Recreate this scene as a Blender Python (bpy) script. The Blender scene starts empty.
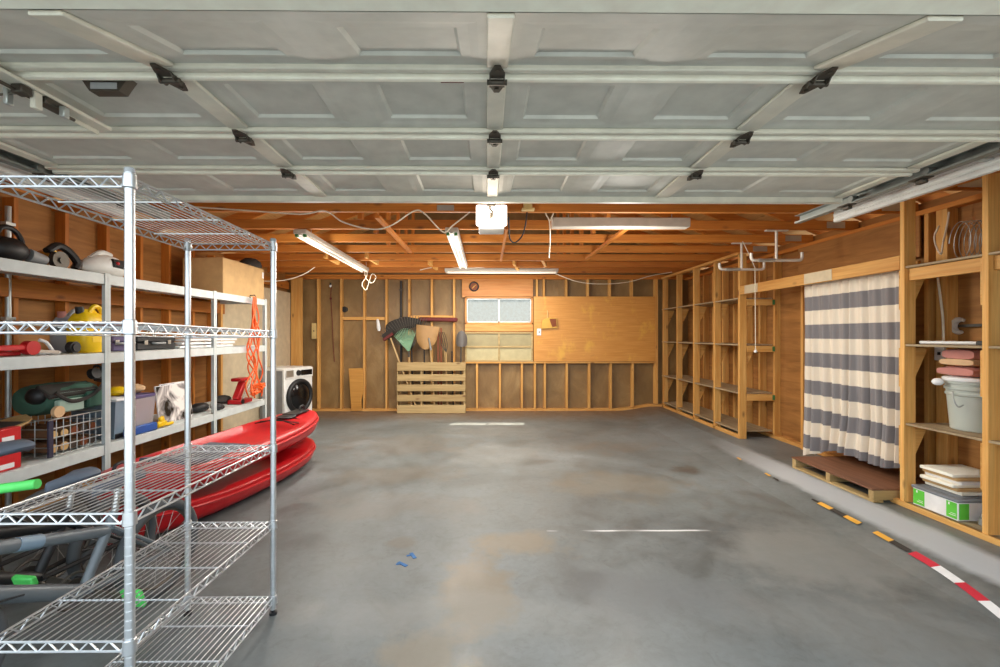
import bpy, math, random
from mathutils import Vector as V, Matrix
random.seed(7)
C = bpy.context.scene.collection
PI = math.pi
# ------------------------------------------------------------------ camera model (f in px of a 1000x667 frame)
F, CX, CY, EYE, YAW = 444.0, 490.87, 335.0, 1.379, math.radians(0.5)
def ray(px, py):
    a, b = (px-CX)/F, (CY-py)/F
    return V((math.cos(YAW)*a+math.sin(YAW), -math.sin(YAW)*a+math.cos(YAW), b))
def PY(px, py, y):
    d = ray(px, py); return V((0, 0, EYE))+d*(y/d.y)
def PX(px, py, x):
    d = ray(px, py); return V((0, 0, EYE))+d*(x/d.x)
def PZ(px, py, z):
    d = ray(px, py); return V((0, 0, EYE))+d*((z-EYE)/d.z)
# ------------------------------------------------------------------ materials
def lin(c): return tuple(((v/255+.055)/1.055)**2.4 if v > 10 else v/255/12.92 for v in c)
M = {}
class NT:
    def __init__(s, name):
        s.m = bpy.data.materials.new(name); s.m.use_nodes = True; s.t = s.m.node_tree; s.t.nodes.clear()
        s.out = s.n('ShaderNodeOutputMaterial')
    def n(s, k, **kw):
        x = s.t.nodes.new(k)
        for a, b in kw.items():
            if a.startswith('i_'): x.inputs[a[2:].replace('_', ' ')].default_value = b
            else: setattr(x, a, b)
        return x
    def l(s, a, b): s.t.links.new(a, b)
    def noise(s, vec, scale, detail=4, rough=.55, dist=0):
        x = s.n('ShaderNodeTexNoise'); x.inputs['Scale'].default_value = scale; x.inputs['Detail'].default_value = detail
        x.inputs['Roughness'].default_value = rough; x.inputs['Distortion'].default_value = dist
        if vec is not None: s.l(vec, x.inputs['Vector'])
        return x.outputs['Fac']
    def ramp(s, fac, stops, interp='LINEAR'):
        x = s.n('ShaderNodeValToRGB'); x.color_ramp.interpolation = interp; e = x.color_ramp.elements
        while len(e) < len(stops): e.new(.5)
        for i, (p, c) in enumerate(stops):
            e[i].position = p; e[i].color = (*c, 1) if len(c) == 3 else c
        s.l(fac, x.inputs['Fac']); return x.outputs['Color']
    def math(s, op, a, b=None, c=None):
        x = s.n('ShaderNodeMath'); x.operation = op
        for i, v in enumerate((a, b, c)):
            if v is None: continue
            if isinstance(v, (int, float)): x.inputs[i].default_value = v
            else: s.l(v, x.inputs[i])
        return x.outputs[0]
    def mix(s, fac, a, b, mode='MIX'):
        x = s.n('ShaderNodeMix'); x.data_type = 'RGBA'; x.blend_type = mode
        for k, v in ((0, fac), (6, a), (7, b)):
            if isinstance(v, (int, float)): x.inputs[k].default_value = v
            elif isinstance(v, tuple): x.inputs[k].default_value = (*v, 1)
            else: s.l(v, x.inputs[k])
        return x.outputs[2]
    def coord(s, scale=(1, 1, 1), rnd=False, kind='Object'):
        tc = s.n('ShaderNodeTexCoord'); mp = s.n('ShaderNodeMapping'); mp.inputs['Scale'].default_value = scale
        v = tc.outputs[kind]
        if rnd:
            oi = s.n('ShaderNodeObjectInfo'); k = s.math('MULTIPLY', oi.outputs['Random'], 37.0)
            a = s.n('ShaderNodeVectorMath'); a.operation = 'ADD'; s.l(v, a.inputs[0]); s.l(k, a.inputs[1]); v = a.outputs[0]
        s.l(v, mp.inputs['Vector']); return mp.outputs['Vector']
    def bsdf(s, col=None, rough=.6, metal=0, spec=.5, bump=None, bstr=.2, bdist=.01, **kw):
        b = s.n('ShaderNodeBsdfPrincipled')
        if col is not None:
            if isinstance(col, tuple): b.inputs['Base Color'].default_value = (*col, 1)
            else: s.l(col, b.inputs['Base Color'])
        if isinstance(rough, (int, float)): b.inputs['Roughness'].default_value = rough
        else: s.l(rough, b.inputs['Roughness'])
        b.inputs['Metallic'].default_value = metal; b.inputs['Specular IOR Level'].default_value = spec
        for k, v in kw.items(): b.inputs[k.replace('_', ' ')].default_value = v
        if bump is not None:
            q = s.n('ShaderNodeBump'); q.inputs['Strength'].default_value = bstr; q.inputs['Distance'].default_value = bdist
            s.l(bump, q.inputs['Height']); s.l(q.outputs[0], b.inputs['Normal'])
        s.l(b.outputs[0], s.out.inputs[0]); return b
def plain(name, rgb, rough=.5, metal=0, var=.12, scale=9, spec=.5, bump=.05, **kw):
    t = NT(name); c = lin(rgb); v = t.coord(rnd=True)
    f = t.noise(v, scale, 5)
    col = t.ramp(f, [(.25, tuple(x*(1-var) for x in c)), (.75, tuple(min(1, x*(1+var)) for x in c))])
    t.bsdf(col, rough, metal, spec, bump=f, bstr=bump, **kw); M[name] = t.m; return t.m
def woodmat(name, ax, dark, light, rough=.65, knots=True):
    t = NT(name); sc = [14, 14, 14]; sc['xyz'.index(ax)] = .9
    v = t.coord(tuple(sc), rnd=True); f = t.noise(v, 1.6, 6, .6, .6)
    sc2 = [60, 60, 60]; sc2['xyz'.index(ax)] = 2
    g = t.noise(t.coord(tuple(sc2), rnd=True), 1.5, 3)
    col = t.ramp(f, [(.3, lin(dark)), (.5, tuple((a+b)/2 for a, b in zip(lin(dark), lin(light)))), (.7, lin(light))])
    col = t.mix(.35, col, t.ramp(g, [(.3, (.45, .4, .35)), (.7, (1, 1, 1))]), 'MULTIPLY')
    oi = t.n('ShaderNodeObjectInfo')
    col = t.mix(1.0, col, t.ramp(oi.outputs['Random'], [(0, (.78, .74, .68)), (1, (1, 1, 1))]), 'MULTIPLY')
    if knots:
        sk = [7, 7, 7]; sk['xyz'.index(ax)] = 3
        vo = t.n('ShaderNodeTexVoronoi'); vo.inputs['Scale'].default_value = 1.0
        t.l(t.coord(tuple(sk), rnd=True), vo.inputs['Vector'])
        k = t.ramp(vo.outputs['Distance'], [(.05, (1, 1, 1)), (.16, (0, 0, 0))])
        col = t.mix(t.math('MULTIPLY', k, .7), col, lin((92, 50, 20)))
    t.bsdf(col, rough, bump=g, bstr=.15, bdist=.003); M[name] = t.m
for ax in 'xyz':
    woodmat('pine_'+ax, ax, (224, 158, 76), (244, 194, 116))
    woodmat('joist_'+ax, ax, (196, 114, 38), (216, 140, 56))
    woodmat('grey_wood_'+ax, ax, (178, 150, 100), (208, 182, 130))
woodmat('plywood', 'x', (206, 146, 66), (222, 166, 84), .5, False)
woodmat('trim_wood', 'x', (216, 138, 62), (238, 172, 98), .5, False)
woodmat('shelf_ply', 'y', (160, 140, 110), (196, 178, 146), .6, False)
woodmat('deck', 'y', (184, 134, 72), (208, 158, 94), .8)
woodmat('pallet_top', 'y', (112, 74, 52), (150, 104, 76), .6, False)
woodmat('handle', 'z', (196, 160, 104), (222, 190, 136), .5, False)
# stained plywood board on the back wall
t = NT('stained_plywood'); v = t.coord((1, 1, 1)); g = t.noise(t.coord((1.2, 20, 20)), 2, 4)
col = t.ramp(g, [(.3, lin((204, 138, 60))), (.7, lin((222, 160, 82)))])
s1 = t.ramp(t.noise(t.coord((1.7, 1, 1.0)), 1.9, 7, .7, .1), [(.54, (0, 0, 0)), (.66, (1, 1, 1))])
col = t.mix(t.math('MULTIPLY', s1, .6), col, lin((236, 186, 78)))
s2 = t.ramp(t.noise(t.coord((1.3, 1, 2.2)), 2.3, 6, .65, .1), [(.64, (0, 0, 0)), (.74, (1, 1, 1))])
col = t.mix(t.math('MULTIPLY', s2, .45), col, lin((150, 92, 40)))
t.bsdf(col, .45, bump=g, bstr=.1); M['stained_plywood'] = t.m
# brown building paper behind the studs
t = NT('building_paper'); w = t.noise(t.coord((1.5, 1.5, 1.0), kind='Object'), 2.0, 6, .6, .5)
b2 = t.noise(t.coord((1, 1, 1)), .9, 4)
col = t.ramp(w, [(.3, lin((118, 90, 52))), (.5, lin((136, 106, 64))), (.72, lin((160, 130, 84)))])
col = t.mix(t.math('MULTIPLY', t.ramp(b2, [(.45, (0, 0, 0)), (.65, (1, 1, 1))]), .5), col, lin((124, 100, 62)))
t.bsdf(col, .5, bump=w, bstr=.6, bdist=.03); M['building_paper'] = t.m
t = NT('wall_board'); w = t.noise(t.coord((1.4, .8, 8)), 2.0, 5, .6, .8)
col = t.ramp(w, [(.3, lin((134, 88, 40))), (.7, lin((174, 120, 60)))])
t.bsdf(col, .7, bump=w, bstr=.15); M['wall_board'] = t.m
# concrete
t = NT('concrete'); o = t.coord(); sep = t.n('ShaderNodeSeparateXYZ'); t.l(o, sep.inputs[0]); X, Y = sep.outputs[0], sep.outputs[1]
n1 = t.noise(o, .55, 7, .62, .5); n2 = t.noise(o, 3.1, 8, .66, .8); n3 = t.noise(o, 26, 4, .6)
col = t.ramp(n1, [(.3, lin((90, 93, 93))), (.5, lin((110, 115, 115))), (.7, lin((131, 138, 141)))])
col = t.mix(.7, col, t.ramp(n2, [(.32, (.55, .53, .5)), (.5, (.9, .9, .89)), (.66, (1, 1, 1))]), 'MULTIPLY')
n4 = t.noise(o, 9.0, 8, .7, 1.5)
col = t.mix(.4, col, t.ramp(n4, [(.34, (.6, .59, .57)), (.48, (1, 1, 1))]), 'MULTIPLY')
col = t.mix(.18, col, t.ramp(n3, [(.35, (.55, .55, .55)), (.65, (1, 1, 1))]), 'MULTIPLY')
def blob(cx, cy, rx, ry, wob=.9, lo=.35, hi=.75, sc=2.4):
    a = t.math('DIVIDE', t.math('SUBTRACT', X, cx), rx); b = t.math('DIVIDE', t.math('SUBTRACT', Y, cy), ry)
    d = t.math('SQRT', t.math('ADD', t.math('MULTIPLY', a, a), t.math('MULTIPLY', b, b)))
    d = t.math('ADD', d, t.math('MULTIPLY', t.math('SUBTRACT', t.noise(o, sc, 6, .65), .5), wob*2.4))
    return t.ramp(d, [(lo, (1, 1, 1)), (hi, (0, 0, 0))])
for cx, cy, rx, ry, c, k in ((1.25, 4.1, 1.0, .6, (112, 102, 86), .45), (-.9, 4.4, 1.0, .5, (110, 100, 86), .4), (-.05, 2.45, .32, .75, (120, 106, 84), .75), (.18, 2.95, .5, .28, (129, 115, 92), .6), (-.25, 1.95, .3, .3, (129, 118, 99), .6),
                             (.85, 2.35, .75, .38, (96, 99, 101), .55), (2.05, 4.5, .28, .2, (79, 70, 61), .75), (1.5, 5.4, .8, .5, (103, 96, 87), .45),
                             (-.8, 3.6, 1.0, .45, (115, 110, 103), .45), (-1.0, 5.6, 1.3, .7, (110, 99, 87), .4), (-.55, 2.95, .14, .1, (103, 96, 86), .6)):
    col = t.mix(t.math('MULTIPLY', blob(cx, cy, rx, ry), k), col, lin(c))
for cx, cy, rx, ry in ((2.1, 2.75, .9, .8), (1.9, 2.1, 1.1, .6), (2.1, 2.75, .9, .8), (.1, 5.2, .9, .75), (0.0, 6.4, 1.1, .6), (-.1, 2.2, 1.2, .3)):
    col = t.mix(t.math('MULTIPLY', blob(cx, cy, rx, ry, .6), .35), col, lin((135, 135, 131)))
# brown dirt along the far wall and the pale strip beside the tape
far = t.ramp(t.math('ADD', Y, t.math('MULTIPLY', t.math('SUBTRACT', n2, .5), 1.2)), [(0, (0, 0, 0)), (1, (1, 1, 1))])
mr = t.n('ShaderNodeMapRange'); mr.inputs[1].default_value = 7.0; mr.inputs[2].default_value = 7.8
t.l(t.math('ADD', Y, t.math('MULTIPLY', t.math('SUBTRACT', n2, .5), 1.4)), mr.inputs[0])
col = t.mix(t.math('MULTIPLY', mr.outputs[0], .7), col, lin((118, 88, 58)))
def band(c, w, s=.05, ax=X, wob=.05):
    q = t.math('ABSOLUTE', t.math('SUBTRACT', t.math('ADD', ax, t.math('MULTIPLY', t.math('SUBTRACT', n2, .5), wob)), c))
    m = t.n('ShaderNodeMapRange'); m.inputs[1].default_value = w+s; m.inputs[2].default_value = w; t.l(q, m.inputs[0]); return m.outputs[0]
mk = t.n('ShaderNodeMapRange'); mk.inputs[1].default_value = 5.6; mk.inputs[2].default_value = 4.2; t.l(Y, mk.inputs[0]); ymask = mk.outputs[0]
col = t.mix(t.math('MULTIPLY', t.math('MULTIPLY', band(2.87, .10, .07, X, .12), ymask), .7), col, lin((196, 200, 204)))
# scraped white line and joint across the floor
ln = t.math('MULTIPLY', t.math('MULTIPLY', band(3.12, .007, .006, Y, .02), t.math('MULTIPLY', t.math('GREATER_THAN', X, .42), t.math('LESS_THAN', X, 1.75))), t.ramp(t.noise(o, 1.3, 3), [(.46, (0, 0, 0)), (.54, (1, 1, 1))]))
col = t.mix(t.math('MULTIPLY', ln, .8), col, lin((226, 226, 228)))
jn = band(3.1, .004, .004, Y, .01)
jn = t.math('MULTIPLY', jn, t.math('LESS_THAN', X, 2.4))
col = t.mix(t.math('MULTIPLY', jn, .2), col, lin((110, 108, 106)))
rg = t.n('ShaderNodeMapRange'); rg.inputs[1].default_value = .3; rg.inputs[2].default_value = .7; rg.inputs[3].default_value = .34; rg.inputs[4].default_value = .58
t.l(n2, rg.inputs[0])
t.bsdf(col, rg.outputs[0], spec=.45, bump=n2, bstr=.12, bdist=.01); M['concrete'] = t.m
# simple finishes
for a in (('galvanised', (186, 190, 188), .42, .75), ('chrome', (206, 208, 210), .34, .85), ('dark_metal', (84, 78, 70), .5, .6), ('door_paint', (206, 206, 198), .55, 0),
          ('stile_paint', (222, 218, 204), .5, 0), ('white_metal', (226, 226, 222), .45, 0), ('cream', (250, 243, 228), .6, 0), ('grey_steel', (198, 205, 204), .5, 0),
          ('drywall', (206, 190, 160), .85, 0), ('kraft', (196, 160, 110), .8, 0), ('red_plastic', (182, 18, 26), .36, 0), ('black', (26, 26, 28), .5, 0), ('rubber', (72, 74, 76), .75, 0),
          ('black_gloss', (16, 16, 18), .15, 0), ('yellow_plastic', (238, 196, 20), .4, 0), ('grey_plastic', (150, 152, 154), .5, 0), ('green_cloth', (56, 92, 76), .85, 0),
          ('pale_green_cloth', (150, 174, 160), .85, 0), ('blue_plastic', (36, 84, 160), .4, 0), ('orange_cord', (236, 98, 34), .5, 0), ('white_cord', (226, 216, 196), .6, 0),
          ('red_paint', (196, 34, 38), .4, 0), ('lime', (84, 206, 96), .5, 0), ('bike_grey', (104, 110, 114), .38, .1), ('saddle', (92, 102, 116), .5, 0), ('silver', (190, 190, 188), .3, .85),
          ('paper_white', (232, 232, 232), .6, 0), ('box_green', (96, 196, 64), .5, 0), ('box_lid', (122, 126, 132), .55, 0), ('slate', (140, 142, 144), .7, 0), ('pink_towel', (190, 128, 118), .95, 0),
          ('tan_towel', (206, 170, 130), .95, 0), ('burgundy', (98, 30, 28), .7, 0), ('dark_cloth', (50, 46, 42), .85, 0), ('rake_green', (120, 160, 126), .5, 0), ('blade_tan', (166, 128, 80), .5, .1),
          ('log_bark', (118, 84, 56), .9, 0), ('log_end', (216, 178, 118), .8, 0), ('purple', (82, 70, 110), .5, 0), ('aqua', (120, 140, 156), .4, 0), ('tape_red', (200, 44, 62), .6, 0),
          ('tape_white', (232, 232, 232), .6, 0), ('tape_yellow', (220, 164, 60), .6, 0), ('tape_black', (52, 48, 44), .6, 0), ('tape_blue', (10, 96, 160), .6, 0), ('brass', (196, 150, 70), .35, .7),
          ('green_paint', (70, 124, 70), .7, 0), ('pipe_white', (214, 206, 196), .45, .2), ('frosted_board', (158, 146, 108), .45, 0), ('fixture_white', (196, 190, 180), .5, 0), ('navy', (44, 42, 64), .5, 0), ('track_metal', (140, 146, 142), .45, .6), ('frosted_pale', (188, 176, 134), .45, 0), ('spade_steel', (104, 98, 94), .45, .3), ('cover_tan', (206, 180, 120), .6, 0), ('brown_paint', (124, 62, 26), .6, 0)):
    plain(*a)
t = NT('translucent'); t.bsdf(lin((214, 222, 214)), .35, Transmission_Weight=.35, Subsurface_Weight=0.0); M['translucent'] = t.m
t = NT('clear_tote'); t.bsdf(lin((216, 208, 214)), .25, Transmission_Weight=.55); M['clear_tote'] = t.m
# frosted window pane: lets the sun through and scatters the rest
t = NT('pane_glass'); tr = t.n('ShaderNodeBsdfTransparent'); tl = t.n('ShaderNodeBsdfTranslucent'); mx = t.n('ShaderNodeMixShader')
tr.inputs[0].default_value = (.535, .525, .49, 1); tl.inputs[0].default_value = (.16, .16, .15, 1)
t.l(t.ramp(t.noise(t.coord((1, 1, 1)), 22, 5, .7), [(.38, (.1, .1, .1)), (.62, (.32, .32, .32))]), mx.inputs[0])
t.l(tr.outputs[0], mx.inputs[1]); t.l(tl.outputs[0], mx.inputs[2]); t.l(mx.outputs[0], t.out.inputs[0]); M['pane_glass'] = t.m
def emit(name, rgb, s):
    t = NT(name); b = t.bsdf(lin(rgb), .4); b.inputs['Emission Color'].default_value = (*lin(rgb), 1); b.inputs['Emission Strength'].default_value = s; M[name] = t.m
emit('opener_lens', (255, 246, 232), 2.2)
emit('tube_faint_glow', (255, 244, 228), .06)  # faint glow added to tubes that are switched off
# striped curtain (bands by height)
t = NT('curtain'); o = t.coord(); sep = t.n('ShaderNodeSeparateXYZ'); t.l(o, sep.inputs[0])
z = t.math('DIVIDE', t.math('SUBTRACT', 1.768, sep.outputs[2]), .284)   # 0 = top of the first grey band
fr = t.math('FRACT', t.math('ADD', z, 4.0)); st = t.math('LESS_THAN', fr, .5)
wv = t.noise(t.coord((90, 90, 90)), 3, 2)
col = t.mix(st, lin((226, 214, 196)), lin((128, 124, 126)))
t.bsdf(col, .9, bump=wv, bstr=.08, bdist=.002); M['curtain'] = t.m
# picture print: soft black and white blots
t = NT('print'); f = t.noise(t.coord((1, 1, 1)), 4.2, 3, .5, 1.2); t.bsdf(t.ramp(f, [(.42, lin((20, 20, 24))), (.5, lin((150, 146, 146))), (.6, lin((232, 228, 224)))]), .25); M['print'] = t.m
# ------------------------------------------------------------------ mesh building
class MB:
    def __init__(s): s.v = []; s.f = []
    def add(s, vs, fs):
        b = len(s.v); s.v += [V(p) for p in vs]; s.f += [tuple(i+b for i in q) for q in fs]; return s
    def box(s, lo, hi, ch=0.0, mat=None):
        lo, hi = V(lo), V(hi)
        lo, hi = V((min(lo.x, hi.x), min(lo.y, hi.y), min(lo.z, hi.z))), V((max(lo.x, hi.x), max(lo.y, hi.y), max(lo.z, hi.z)))
        c, h = (lo+hi)/2, (hi-lo)/2
        ch = min(ch, .45*min(h))
        if ch <= 0:
            vs = [V((x*h.x, y*h.y, z*h.z)) for x in (-1, 1) for y in (-1, 1) for z in (-1, 1)]
            fs = [(0, 1, 3, 2), (4, 6, 7, 5), (0, 4, 5, 1), (2, 3, 7, 6), (0, 2, 6, 4), (1, 5, 7, 3)]
        else:
            vs, ix = [], {}
            for x in (-1, 1):
                for y in (-1, 1):
                    for z in (-1, 1):
                        for a in range(3):
                            q = [x*(h.x-ch), y*(h.y-ch), z*(h.z-ch)]; q[a] = (x, y, z)[a]*h[a]
                            ix[x, y, z, a] = len(vs); vs.append(V(q))
            fs = []
            for a in range(3):
                b, d = (a+1) % 3, (a+2) % 3
                for sg in (-1, 1):
                    ring = []
                    for sb, sd in ((-1, -1), (1, -1), (1, 1), (-1, 1)):
                        k = [0, 0, 0]; k[a] = sg; k[b] = sb; k[d] = sd; ring.append(ix[(*k, a)])
                    fs.append(tuple(ring if sg > 0 else ring[::-1]))
                for sb in (-1, 1):
                    for sd in (-1, 1):
                        k0, k1 = [0]*3, [0]*3
                        k0[a], k1[a] = -1, 1
                        for k in (k0, k1): k[b] = sb; k[d] = sd
                        q = (ix[(*k0, b)], ix[(*k1, b)], ix[(*k1, d)], ix[(*k0, d)])
                        fs.append(q if sb*sd > 0 else q[::-1])
            for x in (-1, 1):
                for y in (-1, 1):
                    for z in (-1, 1):
                        q = tuple(ix[x, y, z, a] for a in range(3)); fs.append(q if x*y*z > 0 else q[::-1])
        vs = [c+(mat @ p if mat is not None else p) for p in vs]
        return s.add(vs, fs)
    def obox(s, c, size, rot=(0, 0, 0), ch=0.0):
        from mathutils import Euler
        h = V(size)/2; c = V(c)
        return s.box(c-h, c+h, ch, Euler(rot).to_matrix())
    def beam(s, p, q, w, h, up=(0, 0, 1), ch=0.0):
        """bar from p to q, w across, h along up"""
        p, q = V(p), V(q); d = (q-p); L = d.length; d.normalize(); sd = d.cross(V(up)).normalized(); u = sd.cross(d)
        m = Matrix((sd, d, u)).transposed(); c = (p+q)/2; k = V((w/2, L/2, h/2)); return s.box(c-k, c+k, ch, m)
    def ring(s, c, n, r, seg, ref=None, r2=None):
        n = V(n).normalized(); a = n.orthogonal().normalized() if ref is None else (V(ref)-n*V(ref).dot(n)).normalized(); b = n.cross(a); r2 = r2 or r
        return [V(c)+a*(r*math.cos(2*PI*i/seg))+b*(r2*math.sin(2*PI*i/seg)) for i in range(seg)]
    def loft(s, rings, cap=True, close=False):
        n = len(rings[0]); vs = [p for r in rings for p in r]; fs = []
        R = len(rings)
        for i in range(R if close else R-1):
            j = (i+1) % R
            for k in range(n): fs.append((i*n+k, i*n+(k+1) % n, j*n+(k+1) % n, j*n+k))
        if cap and not close: fs += [tuple(range(n))[::-1], tuple((R-1)*n+k for k in range(n))]
        return s.add(vs, fs)
    def cyl(s, p, q, r, r2=None, seg=14, cap=True):
        p, q = V(p), V(q); n = q-p; a = n.normalized().orthogonal()
        return s.loft([s.ring(p, n, r, seg, a), s.ring(q, n, r if r2 is None else r2, seg, a)], cap)
    def tube(s, pts, r, seg=8, close=False):
        pts = [V(p) for p in pts]; N = len(pts); rings = []; a = None
        for i, p in enumerate(pts):
            d = (pts[(i+1) % N]-pts[i-1]) if close else (pts[min(i+1, N-1)]-pts[max(i-1, 0)])
            d = d.normalized() if d.length > 1e-9 else V((0, 0, 1))
            a = d.orthogonal().normalized() if a is None else (a-d*a.dot(d)).normalized()
            rr = r[i] if isinstance(r, (list, tuple)) else r
            rings.append(s.ring(p, d, rr, seg, a))
        return s.loft(rings, not close, close)
    def torus(s, c, n, R, r, seg=32, sub=8):
        return s.tube(s.ring(c, n, R, seg), r, sub, True)
    def lathe(s, prof, c=(0, 0, 0), seg=20, axis=(0, 0, 1), ref=None):
        c, n = V(c), V(axis).normalized(); a = ref or n.orthogonal()
        return s.loft([s.ring(c+n*z, n, max(r, 1e-4), seg, a) for r, z in prof])
    def ball(s, c, r, sc=(1, 1, 1), seg=14, mat=None):
        rings = []
        for i in range(1, seg//2):
            t = PI*i/(seg//2); rr, z = math.sin(t), -math.cos(t)
            ring = [V((rr*math.cos(2*PI*k/seg)*sc[0]*r, rr*math.sin(2*PI*k/seg)*sc[1]*r, z*sc[2]*r)) for k in range(seg)]
            rings.append([V(c)+(mat @ p if mat is not None else p) for p in ring])
        return s.loft(rings)
    def prism(s, poly, lo, hi, ax='y', at=None):
        """poly: list of 2-D points in the two other axes (order xyz), extruded along ax from lo to hi"""
        def mk(p, k):
            return V({'x': (k, p[0], p[1]), 'y': (p[0], k, p[1]), 'z': (p[0], p[1], k)}[ax])
        n = len(poly); vs = [mk(p, lo) for p in poly]+[mk(p, hi) for p in poly]
        fs = [tuple(range(n)), tuple(range(2*n-1, n-1, -1))]+[(i, n+i, n+(i+1) % n, (i+1) % n) for i in range(n)]
        return s.add(vs, fs)
    def build(s, name, mat, parent=None, off=(0, 0, 0), smooth=True):
        import bmesh
        me = bpy.data.meshes.new(name); o_ = V(off)
        me.from_pydata([tuple(p-o_) for p in s.v], [], s.f)
        bm = bmesh.new(); bm.from_mesh(me); bmesh.ops.recalc_face_normals(bm, faces=bm.faces); bm.to_mesh(me); bm.free()
        me.materials.append(M[mat] if isinstance(mat, str) else mat)
        if smooth:
            me.polygons.foreach_set('use_smooth', [True]*len(me.polygons)); me.set_sharp_from_angle(angle=math.radians(38))
        ob = bpy.data.objects.new(name, me); C.objects.link(ob)
        if parent is not None: ob.parent = parent
        return ob
def catmull(pts, n=8):
    pts = [V(p) for p in pts]; out = []
    for i in range(len(pts)-1):
        p0, p1, p2, p3 = pts[max(i-1, 0)], pts[i], pts[i+1], pts[min(i+2, len(pts)-1)]
        for k in range(n):
            t = k/n; out.append(.5*((2*p1)+(p2-p0)*t+(2*p0-5*p1+4*p2-p3)*t*t+(3*p1-p0-3*p2+p3)*t**3))
    return out+[pts[-1]]
class Thing:
    """an Empty at the base that parents the parts; parts are modelled in world coordinates unless local=True"""
    def __init__(s, name, label, cat, loc=(0, 0, 0), rot=(0, 0, 0), group=None, local=False, kind=None):
        s.o = bpy.data.objects.new(name, None); C.objects.link(s.o); s.o.location = loc; s.o.rotation_euler = rot
        s.o.empty_display_size = .05; s.o['label'] = label; s.o['category'] = cat
        if group: s.o['group'] = group
        if kind: s.o['kind'] = kind
        s.off = V((0, 0, 0)) if local else V(loc)
    def part(s, name, mb, mat, parent=None, label=None, smooth=True):
        ob = mb.build(name, mat, parent or s.o, s.off, smooth)
        if label: ob['label'] = label
        return ob
def solo(name, mb, mat, label, cat, loc=(0, 0, 0), group=None, rot=(0, 0, 0), local=False):
    ob = mb.build(name, mat, None, V((0, 0, 0)) if local else loc); ob.location = loc; ob.rotation_euler = rot
    ob['label'] = label; ob['category'] = cat
    if group: ob['group'] = group
    return ob
def struct(name, mb, mat, parent=None, smooth=True):
    ob = mb.build(name, mat, parent, (0, 0, 0), smooth)
    if parent is None: ob['kind'] = 'structure'
    return ob
B = MB
# ================================================================== the room
XL, XR, YB, YF = -3.65, 3.70, 8.06, .92
FR = .075                                   # height of the raised strip of floor along the right side
JB = 2.42                                  # underside of the joists
# floor: slab that ramps up to a strip along the right side
prof = [(-8, -.3), (8, -.3), (8, FR), (2.95, FR), (2.78, .085), (2.60, .03), (2.45, 0), (-8, 0)]
n = len(prof)
fl = B(); ys = [-16, YF, 8.3]
fl.prism([(-4.2, -.3), (4.2, -.3), (4.2, FR), (2.95, FR), (2.45, 0), (-4.2, 0)], YF, 8.3, 'y')
struct('floor', fl, 'concrete', smooth=False)
struct('driveway', B().box((-30, -30, -.3), (30, YF, -.01)), 'concrete', smooth=False)
# walls: sheathing, then every stud and plate a child
wl = struct('wall_left', B().box((XL-.12, YF, 0), (XL, 8.27, 2.5)), 'wall_board')
wr = struct('wall_right', B().box((XR, YF, 0), (XR+.12, 8.27, 2.5)), 'wall_board')
wx0, wx1 = PY(467, 0, 8.1).x, PY(531.5, 0, 8.1).x
wz0, wz1 = PY(0, 323, 8.1).z, PY(0, 297.5, 8.1).z
bw = B()
for lo, hi in (((XL, 0), (wx0, 2.5)), ((wx1, 0), (XR, 2.5)), ((wx0, 0), (wx1, wz0)), ((wx0, wz1), (wx1, 2.5))):
    bw.box((lo[0], YB+.089, lo[1]), (hi[0], YB+.105, hi[1]))
def roofz(x): return 2.58+(3.95-abs(x))*.40
bw.prism([(XL-.3, 2.5), (XR+.3, 2.5), (XR+.3, roofz(XR+.3)), (0, roofz(0)), (XL-.3, roofz(XL-.3))], YB+.089, YB+.105, 'y')
wb = struct('wall_back', bw, 'building_paper')
fw = B().box((-3.77, YF, 2.158), (3.82, 1.07, 2.5)).box((-3.77, YF, -.0), (-2.75, 1.07, 2.158)).box((2.75, YF, 0.08), (3.82, 1.07, 2.158))
fw.prism([(XL-.3, 2.5), (XR+.3, 2.5), (XR+.3, roofz(XR+.3)), (0, roofz(0)), (XL-.3, roofz(XL-.3))], YF, 1.07, 'y')
wf = struct('wall_front', fw, 'cream')
# roof deck + every joist, rafter and strip
ce = B()
for sg in (-1, 1):
    ce.prism([(0, roofz(0)), (sg*4.4, roofz(4.4)), (sg*4.4, roofz(4.4)+.04), (0, roofz(0)+.04)], .7, 8.165, 'y')
ceil = struct('ceiling', ce, 'deck', smooth=False)
jy = [3.77+.61*k for k in range(-4, 7)]
for i, y in enumerate(jy):
    j = struct('joist', B().box((XL-.02, y-.019, JB), (XR-.02 if y < 5.7 else XR-.3, y+.019, JB+.09), .003), 'joist_x', ceil)
    for sg in (-1, 1):
        struct('rafter', B().beam((0, y, roofz(0)-.075), (sg*4.1, y, roofz(4.1)-.075), .038, .14), 'joist_x', ceil)
    if y > 3:
        for xa, xb in ((-1.25, -.55), (1.2, .55)):
            struct('web', B().beam((xa, y+.03, JB+.1), (xb*.2+xa*.9, y+.03, roofz(xa)-.1), .038, .09, (0, 1, 0)), 'joist_z', ceil)
    if 2.5 < y < 6:
        struct('nail_plate', B().box((3.36, y-.022, JB+.015), (3.54, y-.0195, JB+.08)), 'galvanised', ceil)
struct('nail_plate', B().box(PY(437, 205, 3.745), PY(454, 210.5, 3.748)), 'galvanised', ceil)
for x, y0, y1, w in ((1.34, 4.22, 5.95, .045), (-.95, 3.85, 5.5, .045), (.19, 4.25, 6.1, .026)):
    struct('strip', B().box((x-w/2, y0, JB-.03), (x+w/2, y1, JB-.001), .002), 'joist_y', ceil)
for px, y in ((333, 6.3), (373, 6.3), (434, 6.85), (517, 6.85), (545, 6.5)):
    p = PY(px, 262, y); struct('block', B().beam((p.x-.06, y-.15, JB+.07), (p.x+.03, y+.15, JB+.02), .038, .089), 'pine_y', ceil)
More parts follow.
